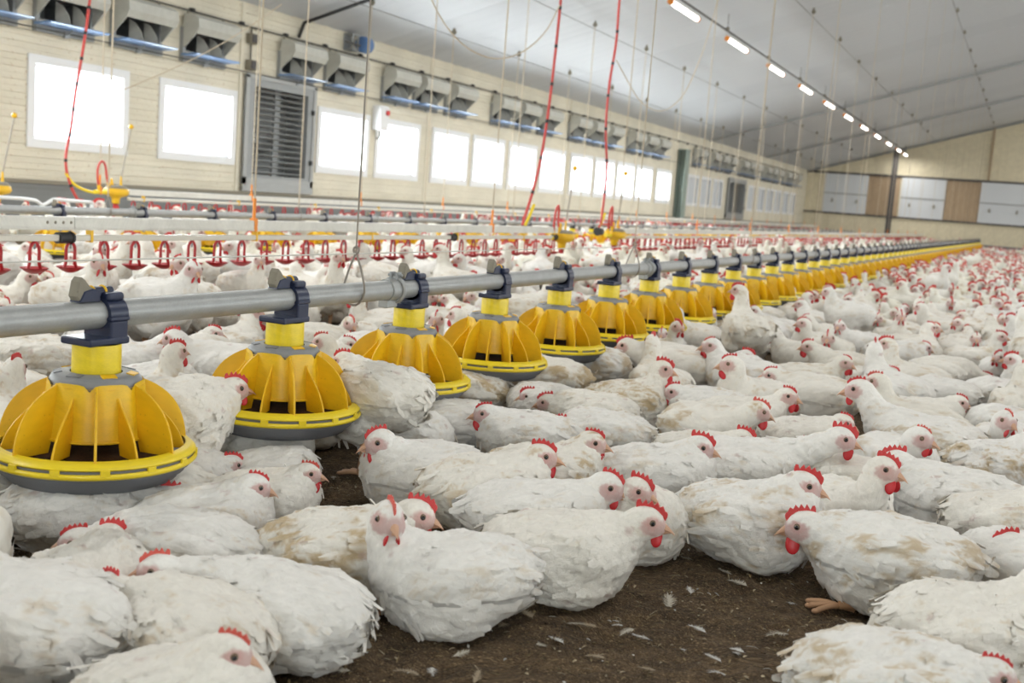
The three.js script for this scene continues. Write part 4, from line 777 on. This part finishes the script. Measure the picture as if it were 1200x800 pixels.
/* hens that the photograph shows one by one:
   [body x, body y, heading, head x, head y, beak heading, options] - pixels of the body's middle and of the eye, headings as seen: 0 right, 90 away, 180 left, 270 towards the camera */
const HENS = [
  [525, 680, 200, 455, 606, 292, { s: 0.90, label: 'white hen sitting on bare litter, face turned front, wattles hanging', dirt: 0.35, feet: 1, pale: 1, cs: 0.8 }],
  [658, 652, 6, 757, 610, -8, { s: 0.90, label: 'clean white hen in profile sitting at the edge of bare litter', dirt: 0.25 }],
  [1040, 660, 186, 944, 616, 184, { s: 0.98, label: 'white hen with brown streaked wing and one foot stretched on litter', dirt: 0.75, feet: -1 }],
  [1138, 748, 32, 1225, 680, 30, { s: 0.92, label: 'rear of a white hen beside the hen with the stretched foot', dirt: 0.4 }],
  [1045, 812, 16, 1160, 790, 10, { s: 0.86, label: 'white hen with brown stained tail cut by the picture edge at the bare litter', dirt: 0.8 }],
  [372, 655, 8, 487, 602, -6, { s: 0.90, label: 'dirty white hen whose head looks out behind the front facing hen', dirt: 0.95 }],
  [306, 730, 138, 186, 667, 190, { s: 0.82, label: 'white hen with pale orange comb, pink bare patch beside its tail', dirt: 0.35, pale: 1 }],
  [180, 752, 118, 130, 690, 130, { s: 0.82, label: 'white hen hunched between two hens with its head hidden', dirt: 0.5 }],
  [48, 722, 150, -60, 640, 170, { s: 0.98, label: 'big white hen with pinkish flank at the picture edge, head out of view', dirt: 0.45 }],
  [205, 836, 12, 262, 782, -10, { s: 0.80, label: 'hen with only head and beak rising beside the hunched hen', dirt: 0.3, pale: 1 }],
  [212, 664, 158, 92, 634, 186, { s: 0.84, label: 'white hen with red face and drooping wattle lying behind the orange combed hen', dirt: 0.35 }],
  [98, 705, 60, 127, 652, 25, { s: 0.80, label: 'white hen seen from the nape behind the big pink flanked hen', dirt: 0.3 }],
  [225, 614, 12, 288, 588, 0, { s: 0.82, label: 'white hen with red upright comb lying beside the grey shaded hen', dirt: 0.5 }],
  [118, 600, 8, 199, 585, -18, { s: 0.86, label: 'greyish hen lying in the shade of the big feeder pan', dirt: 0.3, tint: 3 }],
  [-22, 585, 5, 36, 560, -8, { s: 0.84, label: 'hen with large dark red wattle just under the feeder pan', dirt: 0.3 }],
  [165, 571, 176, 118, 570, 200, { s: 0.8, label: 'small white hen ducking its head under the feeder dish', dirt: 0.4 }],
  [228, 562, 20, 268, 545, 20, { s: 0.74, dirt: 0.5 }],
  [312, 590, 8, 354, 563, -12, { s: 0.74, label: 'hen with pale comb next to a small gap of bare litter', dirt: 0.3, pale: 1 }],
  [296, 558, 12, 339, 546, -5, { s: 0.70, dirt: 0.3 }],
  [306, 528, 0, 352, 501, -12, { s: 0.78, label: 'hen with raised head right below the second feeder pan', dirt: 0.35 }],
  [258, 520, 30, 290, 500, 40, { s: 0.72, dirt: 0.5 }],
  [218, 492, 20, 262, 462, 15, { s: 0.88, label: 'white hen stretching its neck into the second feeder', dirt: 0.4, stand: 1 }],
  [492, 560, 198, 445, 517, 205, { s: 0.92, label: 'hen with bright red comb sitting upright beside the standing hen', dirt: 0.3, cs: 0.9 }],
  [455, 462, 140, 405, 425, 150, { s: 0.92, label: 'white hen standing on one visible leg with its head at the feeder', dirt: 0.3, stand: 1 }],
  [468, 520, 2, 499, 520, -15, { s: 0.82, label: 'hen with tall comb peeping over the upright hen', dirt: 0.4, pale: 1 }],
  [536, 458, 165, 500, 436, 160, { s: 0.98, label: 'soiled hen lying half hidden behind the third feeder pan', dirt: 0.9 }],
  [530, 500, 178, 488, 494, 190, { s: 0.85, dirt: 0.35 }],
  [576, 580, 25, 633, 534, -6, { s: 0.95, label: 'hen with ragged brownish tail facing away from the upright hen', dirt: 0.65 }],
  [612, 515, 184, 572, 487, 190, { s: 0.88, dirt: 0.5 }],
  [650, 562, 8, 693, 518, -12, { s: 0.9, label: 'hen with dark soiled breast feathers in the middle of the crowd', dirt: 1.0 }],
  [640, 606, 5, 712, 569, -22, { s: 0.92, label: 'hen looking over the back of the clean profile hen', dirt: 0.3 }],
  [752, 612, 320, 748, 574, 330, { s: 0.86, dirt: 0.4 }],
  [862, 615, 6, 936, 577, -5, { s: 0.98, label: 'hen with dirty cream wing in front of the walkway litter', dirt: 0.75 }],
  [985, 606, 300, 1036, 549, -25, { s: 0.88, label: 'hen with upright neck touching beaks with its neighbour', dirt: 0.25 }],
  [1098, 592, 176, 1050, 541, 196, { s: 0.98, label: 'hen touching beaks with its upright neighbour, body turned away', dirt: 0.45 }],
  [1185, 615, 20, 1230, 590, 10, { s: 0.95, dirt: 0.5 }],
  [1192, 672, 190, 1196, 640, 200, { s: 0.85, label: 'hen cut by the picture edge with its red comb just showing', dirt: 0.3 }],
  [1000, 575, 180, 949, 531, 184, { s: 0.86, dirt: 0.3, label: 'hen with open red face below the two crossing heads' }],
  [890, 556, 4, 988, 512, -8, { s: 0.95, dirt: 0.35, label: 'hen whose raised head crosses before another hen in the crowd' }],
  [945, 520, 10, 986, 497, -6, { s: 0.85, dirt: 0.3 }],
  [765, 562, 8, 817, 528, -12, { s: 0.92, dirt: 0.35, label: 'hen with large round wattle raising its head above lying backs' }],
  [826, 540, 5, 863, 522, -20, { s: 0.82, dirt: 0.5 }],
  [705, 512, 182, 668, 501, 180, { s: 0.85, dirt: 0.5 }],
  [692, 487, 182, 642, 471, 178, { s: 0.86, dirt: 0.6 }],
  [650, 478, 185, 618, 468, 190, { s: 0.8, dirt: 0.4 }],
  [744, 478, 20, 776, 432, -8, { s: 0.92, label: 'brownish soiled hen hunched in shade before the pale round hen', dirt: 1.1, tint: 2 }],
  [830, 488, 190, 793, 461, 188, { s: 0.9, dirt: 0.6 }],
  [864, 492, 6, 923, 464, -30, { s: 0.90, label: 'large clean hen with curved neck and beak lowered to its breast', dirt: 0.25 }],
  [1080, 522, 182, 1007, 456, 182, { s: 1.05, label: 'biggest upright hen of the crowd with brown edged wing', dirt: 0.7 }],
  [955, 468, 184, 905, 440, 190, { s: 0.98, dirt: 0.6 }],
  [1170, 552, 30, 1205, 520, 40, { s: 0.92, dirt: 0.9 }],
  [1085, 492, 8, 1119, 476, -4, { s: 0.85, dirt: 0.3 }],
  [1180, 505, 170, 1140, 500, 165, { s: 0.9, dirt: 0.6 }],
  [1010, 452, 6, 1034, 445, -10, { s: 0.85, dirt: 0.4 }],
  [1105, 465, 182, 1068, 461, 182, { s: 0.85, dirt: 0.3 }],
  [1090, 440, 182, 1060, 450, 176, { s: 0.82, dirt: 0.3 }],
  [1170, 468, 180, 1122, 458, 182, { s: 0.9, dirt: 0.4 }],
  [1110, 438, 4, 1155, 443, -8, { s: 0.85, dirt: 0.35 }],
  [1050, 420, 15, 1075, 412, 20, { s: 0.95, dirt: 0.6 }],
  [640, 446, 176, 600, 430, 180, { s: 0.95, label: 'soiled round hen lying right under the fourth feeder pan', dirt: 1.0 }],
  [690, 430, 165, 655, 415, 170, { s: 0.98, dirt: 0.8 }],
  [795, 432, 178, 735, 405, 175, { s: 1.08, label: 'pale round hen with stained back beside the fifth feeder', dirt: 0.55 }],
  [862, 440, 5, 857, 415, -10, { s: 0.85, dirt: 0.4 }],
  [36, 425, 178, 24, 454, 195, { s: 1.0, dirt: 0.6, label: 'hen bending its head low behind the big feeder' }],
  [172, 428, 8, 196, 405, -8, { s: 0.92, dirt: 0.4 }],
  [225, 425, 10, 250, 402, -8, { s: 0.92, dirt: 0.4 }],
  [185, 455, 5, 197, 438, -12, { s: 0.85, dirt: 0.3 }],
  [380, 432, 5, 406, 407, -6, { s: 0.9, dirt: 0.3, label: 'hen with serrated red comb looking out between two feeders' }],
  [745, 398, 185, 729, 370, 184, { s: 0.9, dirt: 0.3 }],
  [700, 380, 185, 664, 361, 188, { s: 0.9, dirt: 0.3 }],
  [820, 378, 184, 798, 346, 184, { s: 0.95, dirt: 0.4 }],
  [890, 375, 184, 873, 352, 184, { s: 0.95, dirt: 0.4 }],
  [775, 410, 250, 776, 391, 262, { s: 0.85, dirt: 0.3 }],
];
const manual = [];
function crowdLabel(q, dirt, stand, neck) {                                 // how it looks, and which feeder it is level with
  let k = 0; frontFeeders.forEach((z, i) => { if (Math.abs(z - q.z) < Math.abs(frontFeeders[k] - q.z)) k = i; });
  const look = dirt > 0.62 ? 'brown soiled' : dirt > 0.42 ? 'cream stained' : 'clean', pose = stand ? 'standing' : neck > 0.215 ? 'sitting with raised neck' : 'lying low';
  const where = q.x < D1 ? 'beyond the drinker rail' : q.x < LINE1 ? 'behind the front pipe' : 'in the crowd';
  return `${look} hen ${pose} ${where} near the ${ORDINAL[Math.min(k, 23)]} feeder`;
}
function frameAt(px, py, y) {                                              // place, right and away directions on the floor as seen there
  const p = place(px, py, 1, y), away = V(p.x, 0, p.z).normalize(), right = V(-away.z, 0, away.x); return { p, away, right };
}
// where each stands; bodies that would run into each other make room
for (const [bx, by, heading, , , , o] of HENS) {
  const s = (o.s ?? 0.92) * 0.94, hgt = (o.stand ? 0.215 : 0.086) * s, { p, away, right } = frameAt(bx, by, hgt), a = heading * DEG;
  const f = right.clone().multiplyScalar(Math.cos(a)).addScaledVector(away, Math.sin(a));
  manual.push({ x: p.x, z: p.z, f, s, turn: Math.atan2(-f.z, f.x), stand: o.stand, x0: p.x, z0: p.z });
}
const spine = (q) => [-0.08, -0.03, 0.02, 0.06].map((u) => [q.x + q.f.x * u * q.s, q.z + q.f.z * u * q.s]);
for (let pass = 0; pass < 30; pass++) for (let i = 0; i < manual.length; i++) for (let j = 0; j < i; j++) {
  const a = manual[i], b = manual[j]; if (Math.hypot(a.x - b.x, a.z - b.z) > 0.42) continue;
  let best = 1e9, dx = 0, dz = 0; for (const [ax, az] of spine(a)) for (const [cx, cz] of spine(b)) { const d = Math.hypot(ax - cx, az - cz); if (d < best) { best = d; dx = ax - cx; dz = az - cz; } }
  const want = 0.086 * (a.s + b.s) * (a.stand !== b.stand ? 0.8 : 1); if (best > want) continue;
  const k = 0.25 * (want - best) / (best || 1); a.x += dx * k; a.z += dz * k; b.x -= dx * k; b.z -= dz * k;
  for (const q of [a, b]) { const ox = q.x - q.x0, oz = q.z - q.z0, L = Math.hypot(ox, oz); if (L > 0.05) { q.x = q.x0 + ox * 0.05 / L; q.z = q.z0 + oz * 0.05 / L; } }
}
HENS.forEach(([, , , hx, hy, beak, o], i) => {
  const { s, f, turn, x, z } = manual[i], p = V(x, 0, z), away = V(x, 0, z).normalize(), right = V(-away.z, 0, away.x);
  const toLocal = new THREE.Matrix4().compose(V(p.x, 0, p.z), new THREE.Quaternion().setFromAxisAngle(V(0, 1, 0), turn), V(s, s, s)).invert();
  // the head: the point of its line of sight nearest to where this neck would carry it
  const ideal = V(0.140, (o.stand ? 0.36 : 0.225), 0).applyMatrix4(toLocal.clone().invert());
  const d = V(hx - 600, 400 - hy, -FOCAL).applyQuaternion(camera.quaternion).normalize(), t = ideal.clone().sub(camera.position).dot(d);
  const hw = camera.position.clone().addScaledVector(d, t).addScaledVector(d, -0.0), hl = hw.applyMatrix4(toLocal);
  const base = V(0.066, o.stand ? 0.233 : 0.103, 0), off = hl.clone().sub(base), L = off.length();
  if (L > 0.21) off.multiplyScalar(0.21 / L); if (L < 0.085) off.multiplyScalar(0.085 / L);
  hl.copy(base).add(off); hl.y = Math.max(hl.y, 0.05); if (hl.x < 0.03) hl.x = 0.03;
  const bd = beak * DEG, bf = right.clone().multiplyScalar(Math.cos(bd)).addScaledVector(away, Math.sin(bd)), yaw = Math.atan2(bf.dot(V(-f.z, 0, f.x)), bf.dot(f));
  const r = rng(i * 17 + 5);
  const shape = henShape({ head: hl.toArray(), yaw, pitch: o.pitch ?? -0.12 + 0.2 * (r() - 0.5), stand: o.stand, dirt: o.dirt, seed: i + 1, tail: 0.7 + 0.6 * r(), plump: 0.97 + 0.1 * r(), droop: r() * 0.8 }, p.length() < 3.6 ? NEAR : MID);
  const g = thing('hen', o.label ?? '', 'chicken', [p.x, 0, p.z], turn, undefined); g.scale.setScalar(s);
  if (!o.label) { g.userData.label = crowdLabel(p, o.dirt, o.stand, hl.y); g.userData.group = p.x < LINE1 ? 'hens behind the front feed pipe' : 'hens between the feeders and the litter walkway'; }
  henParts(g, shape, { comb: i, pale: o.pale, feet: o.feet, stand: o.stand, tint: o.tint ?? i % 2, wattle: 0.60 + 0.34 * r(), combScale: (o.cs ?? 0.72 + 0.34 * r()) * 0.74 });
});

// the rest of the flock: scattered with room for each body; the nearest in view are hens of their own, the others one flock
{
  const r = rng(2024), cell = 0.24, MIN = 0.242, grid = new Map(), key = (x, z) => Math.floor(x / cell) + ',' + Math.floor(z / cell);
  const add = (q) => { const k = key(q.x, q.z); if (!grid.has(k)) grid.set(k, []); grid.get(k).push(q); };
  manual.forEach(add);
  const free = (x, z, min) => { const i = Math.floor(x / cell), j = Math.floor(z / cell); for (let a = -1; a <= 1; a++) for (let b = -1; b <= 1; b++) for (const q of grid.get((i + a) + ',' + (j + b)) ?? []) if ((q.x - x) ** 2 + (q.z - z) ** 2 < min * min) return false; return true; };
  // bare litter seen in the photograph, as places on the floor
  const bare = [[385, 830], [385, 770], [430, 700], [480, 745], [640, 705], [700, 715], [780, 670], [800, 640], [900, 665], [960, 690], [1010, 720], [1180, 640], [1180, 690], [1230, 740], [1300, 830]].map(([a, b]) => place(a, b, 1, 0));
  const inside = (x, z) => { let c = false; for (let i = 0, j = bare.length - 1; i < bare.length; j = i++) { const a = bare[i], b = bare[j]; if ((a.z > z) !== (b.z > z) && x < (b.x - a.x) * (z - a.z) / (b.z - a.z) + a.x) c = !c; } return c; };
  const patches = [[385, 575, 0.16], [735, 512, 0.10], [1150, 650, 0.16], [590, 470, 0.1]].map(([a, b, d]) => [place(a, b, 1, 0), d]);
  const list = [];
  const N = 60000;
  for (let k = 0; k < N; k++) {
    const x = XL + 0.2 + r() * (4.0 - XL), z = 1.6 - r() * 41.2;
    if (Math.hypot(x, z) < 0.95 || (Math.hypot(x, z) < 2.05 && x > -0.75 && z > -2.0 && x < 1.4) || inside(x, z)) { r(); continue; }
    if (patches.some(([p, d]) => Math.hypot(p.x - x, p.z - z) < d)) continue;
    const dist = Math.hypot(x, z);
    if (!free(x, z, MIN)) continue;
    if (dist < 3.8 && manual.some((q) => spine(q).some(([ax, az]) => Math.hypot(ax - x, az - z) < (dist < 2.9 && x > LINE1 ? 0.235 : 0.20)))) continue;
    const q = { x, z, turn: r() * Math.PI * 2 }; add(q); list.push(q);
  }
  for (const q of list) { const p = project(V(q.x, 0.12, q.z)); q.seen = p.d > 0.3 && p.x > -60 && p.x < 1260 && p.y < 900; q.d = p.d; }
  const near = list.filter((q) => q.seen).sort((a, b) => a.d - b.d).slice(0, 300 - HENS.length), own = new Set(near);
  const poses = [];
  for (let k = 0; k < 14; k++) {
    const rr = rng(900 + k), stand = k >= 11 ? 1 : 0, up = stand ? 0.125 : 0, alert = k % 4;
    const hy = [0.205, 0.23, 0.19, 0.25][alert] + up + (stand ? 0.03 : 0), hxp = [0.145, 0.13, 0.165, 0.12][alert];
    poses.push({ head: [hxp, hy, (rr() - 0.5) * 0.05], yaw: (rr() - 0.5) * 2.2, pitch: -0.12 + 0.25 * (rr() - 0.5), stand, dirt: 0.25 + 0.6 * rr(), seed: 300 + k, tail: 0.6 + 0.7 * rr(), plump: 0.97 + 0.1 * rr(), droop: rr() });
  }
  const protos = poses.map((p, k) => {
    const shape = henShape(p, MID), g = new THREE.Group(); g.userData = {};
    henParts(g, shape, { comb: k, pale: k % 5 === 0, stand: p.stand, tint: k % 3, simple: true, combScale: 0.5 + 0.08 * (k % 4), wattle: 0.72 + 0.08 * (k % 3) });
    return g;
  });
  const pick = (q, rr) => { const byWater = Math.abs(q.x - D1) < 0.45 || Math.abs(q.x - D3) < 0.4; return rr() < (byWater ? 0.55 : Math.abs(q.x - LINE1) < 0.4 || Math.abs(q.x - LINE2) < 0.4 ? 0 : q.x > LINE1 ? 0.03 : 0.10) ? 11 + Math.floor(rr() * 3) : Math.floor(rr() * 11); };
  const rr = rng(4711);
  for (const q of near) {
    const k = pick(q, rr), c = protos[k].clone(); c.name = numbered('hen');
    c.position.set(q.x, 0, q.z); c.rotation.y = q.turn; c.scale.setScalar(0.82 + 0.14 * rr()); scene.add(c);
    c.userData = { label: crowdLabel(q, poses[k].dirt, poses[k].stand, poses[k].head[1]), category: 'chicken', group: q.x < LINE1 ? 'hens behind the front feed pipe' : 'hens between the feeders and the litter walkway' };
  }
  const rest = list.filter((q) => !own.has(q));
  const flock = new THREE.Group(); flock.name = 'chicken_flock'; flock.userData = { kind: 'stuff', label: 'far white flock of chickens covering the barn floor to the end wall', category: 'chickens' }; scene.add(flock);
  const solid = (g, rgb, m4) => { const h = g.index ? g.toNonIndexed() : g.clone(); h.applyMatrix4(m4); const o = new THREE.BufferGeometry(), n = h.attributes.position.count, c = new Float32Array(n * 3); for (let i = 0; i < n; i++) c.set(rgb, 3 * i); for (const k of ['position', 'normal', 'uv']) o.setAttribute(k, h.attributes[k]); o.setAttribute('color', new THREE.BufferAttribute(c, 3)); return o; };
  const farMat = new THREE.MeshStandardMaterial({ vertexColors: true, roughness: 0.88 });
  const bins = poses.map(() => []);
  for (const q of rest) bins[pick(q, rr)].push(q);
  poses.forEach((p, k) => {
    if (!bins[k].length) return;
    const sh = henShape(p, FAR), T = (x, y, z, s = 1) => sh.headAt.clone().multiply(new THREE.Matrix4().makeTranslation(x, y, z)).scale(V(s, s, s)), b = sh.geometry.toNonIndexed();
    const parts = [b, solid(combGeos[k % 3], [0.6, 0.05, 0.045], T(0.004, 0, 0)), solid(new THREE.ConeGeometry(0.008, 0.028, 6).rotateZ(-Math.PI / 2).translate(0.038, -0.004, 0), [0.6, 0.36, 0.2], T(0, 0, 0))];
    for (const s of [-1, 1]) parts.push(solid(new THREE.SphereGeometry(1, 6, 5).scale(0.0105, 0.0155, 0.004), [0.5, 0.018, 0.022], T(0.021, -0.027, s * 0.007)), solid(new THREE.SphereGeometry(0.005, 6, 5), [0.03, 0.025, 0.02], T(0.0115, 0.0035, s * 0.018)));
    if (p.stand) for (const s of [-1, 1]) parts.push(solid(bar(V(0, 0, s * 0.055), V(0, 0.13, s * 0.055), 0.01, 5), [0.56, 0.33, 0.19], new THREE.Matrix4()));
    const m = new THREE.InstancedMesh(mergeGeometries(parts), farMat, bins[k].length); m.name = 'flock_birds'; m.castShadow = m.receiveShadow = true; flock.add(m);
    m.userData.kind = 'stuff';
    const M4 = new THREE.Matrix4(), c = new THREE.Color();
    bins[k].forEach((q, i) => { const s = 0.82 + 0.14 * rr(); M4.compose(V(q.x, 0, q.z), new THREE.Quaternion().setFromAxisAngle(V(0, 1, 0), q.turn), V(s, s, s)); m.setMatrixAt(i, M4); const v = 0.92 + 0.1 * rr(), y = 0.9 + 0.1 * rr(); m.setColorAt(i, c.setRGB(v, v * (0.97 + 0.03 * y), v * y)); });
  });
}

// ------------------------------------------------------------------ litter: chaff and loose feathers on the bare floor
{
  const r = rng(99);
  const chaffGeo = new THREE.BufferGeometry(); { const p = [], ix = []; for (let j = 0; j <= 3; j++) { const u = j / 3 - 0.5, w = 0.5 * (1 - 3 * u * u); p.push(u, 0.25 - u * u, -w, u, 0.35 - u * u, 0, u, 0.25 - u * u, w); } for (let j = 0; j < 3; j++) for (let k = 0; k < 2; k++) { const a = j * 3 + k, b = a + 3; ix.push(a, b, a + 1, b, b + 1, a + 1); } chaffGeo.setAttribute('position', new THREE.Float32BufferAttribute(p, 3)); chaffGeo.setIndex(ix); chaffGeo.computeVertexNormals(); }
  const N = 15000, m = new THREE.InstancedMesh(chaffGeo, mat(1, 1, 1, 0.9), N); m.name = 'litter_chaff'; m.userData = { kind: 'stuff', label: 'loose chaff, husks and straw bits scattered over the dark litter', category: 'litter' }; m.castShadow = m.receiveShadow = true; scene.add(m);
  const M4 = new THREE.Matrix4(), c = new THREE.Color(), e = new THREE.Euler();
  for (let i = 0; i < N; i++) {
    const x = -1.5 + r() * 2.4, z = -3.2 + r() * 2.7, straw = r() < 0.3, L = straw ? 0.010 + 0.026 * r() * r() : 0.003 + 0.008 * r(), W = straw ? 0.0016 : 0.002 + 0.003 * r();
    e.set((r() - 0.5) * 0.9, r() * 6.3, (r() - 0.5) * 0.7);
    const h = 0.008 * noise2(x * 3, z * 3) + 0.006 * noise2(x * 11, z * 11) + 0.004 * noise2(x * 31, z * 31);
    M4.compose(V(x, h + 0.002, z), new THREE.Quaternion().setFromEuler(e), V(L, 0.006, W)); m.setMatrixAt(i, M4);
    const t = r(), v = 0.5 + 0.7 * r(); if (t < 0.45) c.setRGB(0.08 * v, 0.055 * v, 0.028 * v); else if (t < 0.8) c.setRGB(0.27 * v, 0.20 * v, 0.10 * v); else if (t < 0.96) c.setRGB(0.46 * v, 0.38 * v, 0.25 * v); else c.setRGB(0.6 * v, 0.58 * v, 0.52 * v); m.setColorAt(i, c);
  }
  const featherGeo = (k) => {                                             // a curved shaft with ragged barbs to both sides
    const rr = rng(50 + k), p = [], ix = [], curl = 0.15 + 0.35 * rr(), bend = (rr() - 0.5) * 0.5;
    const at = (u) => V(u - 0.5, curl * u * (1 - u) + 0.03, bend * u * u);
    const strip = (a, b, w) => { const d = b.clone().sub(a), s = V(-d.z, 0, d.x).normalize().multiplyScalar(w), i = p.length / 3; for (const q of [a.clone().sub(s), a.clone().add(s), b]) p.push(q.x, q.y, q.z); ix.push(i, i + 1, i + 2); };
    for (let j = 0; j < 6; j++) { const a = at(j / 6), b = at((j + 1) / 6); strip(a, b.clone().lerp(a, -0.3), 0.012); }
    for (let j = 0; j < 22; j++) for (const s of [-1, 1]) { const u = 0.12 + 0.86 * j / 22, a = at(u), L = 0.26 * Math.sin(Math.PI * Math.pow(u, 0.75)) * (0.6 + 0.6 * rr()) + 0.05; strip(a, a.clone().add(V(0.16 + 0.1 * rr(), 0.10 * (rr() - 0.3), s * L + bend * 0.1)), 0.018 + 0.014 * rr()); }
    const g = new THREE.BufferGeometry(); g.setAttribute('position', new THREE.Float32BufferAttribute(p, 3)); g.setIndex(ix); g.computeVertexNormals(); return g;
  };
  const geos = [0, 1, 2, 3].map(featherGeo), mats = [mat(0.62, 0.61, 0.58, 0.9), mat(0.50, 0.46, 0.38, 0.9), mat(0.36, 0.29, 0.20, 0.9)];
  const spots = [[786, 708, 0.046, 1], [810, 693, 0.03, 0], [820, 738, 0.032, 0], [752, 748, 0.035, 0], [735, 740, 0.03, 1], [862, 766, 0.03, 0], [866, 762, 0.022, 0], [800, 762, 0.022, 0], [840, 790, 0.035, 0], [838, 772, 0.03, 0], [868, 684, 0.04, 1], [850, 671, 0.035, 1], [505, 787, 0.03, 0], [540, 768, 0.03, 1], [672, 732, 0.03, 1], [722, 728, 0.02, 0], [725, 733, 0.018, 0], [692, 733, 0.026, 2], [655, 751, 0.03, 0], [630, 755, 0.025, 1], [985, 700, 0.03, 0], [928, 708, 0.035, 0], [912, 744, 0.045, 1], [938, 655, 0.03, 0], [925, 724, 0.02, 0], [972, 731, 0.018, 0], [1138, 652, 0.035, 0], [1145, 660, 0.03, 1], [590, 735, 0.035, 2], [620, 720, 0.04, 2], [700, 770, 0.03, 2], [760, 785, 0.03, 2], [480, 790, 0.04, 2], [560, 795, 0.03, 2], [400, 786, 0.03, 1], [805, 655, 0.03, 1], [390, 560, 0.03, 1], [400, 600, 0.035, 2]];
  spots.forEach(([px, py, L, k], i) => { const p = place(px, py, 1, 0.006), f = obj('feather', geos[i % 4], mats[k]); f.position.copy(p); f.rotation.set((r() - 0.5) * 0.4, r() * 6.3, (r() - 0.5) * 0.3); f.scale.set(L, L, L); tag(f, 'loose small feather lying on the bare dark litter', 'feather', 'loose feathers on the bare litter'); });
}
renderer.render(scene, camera);
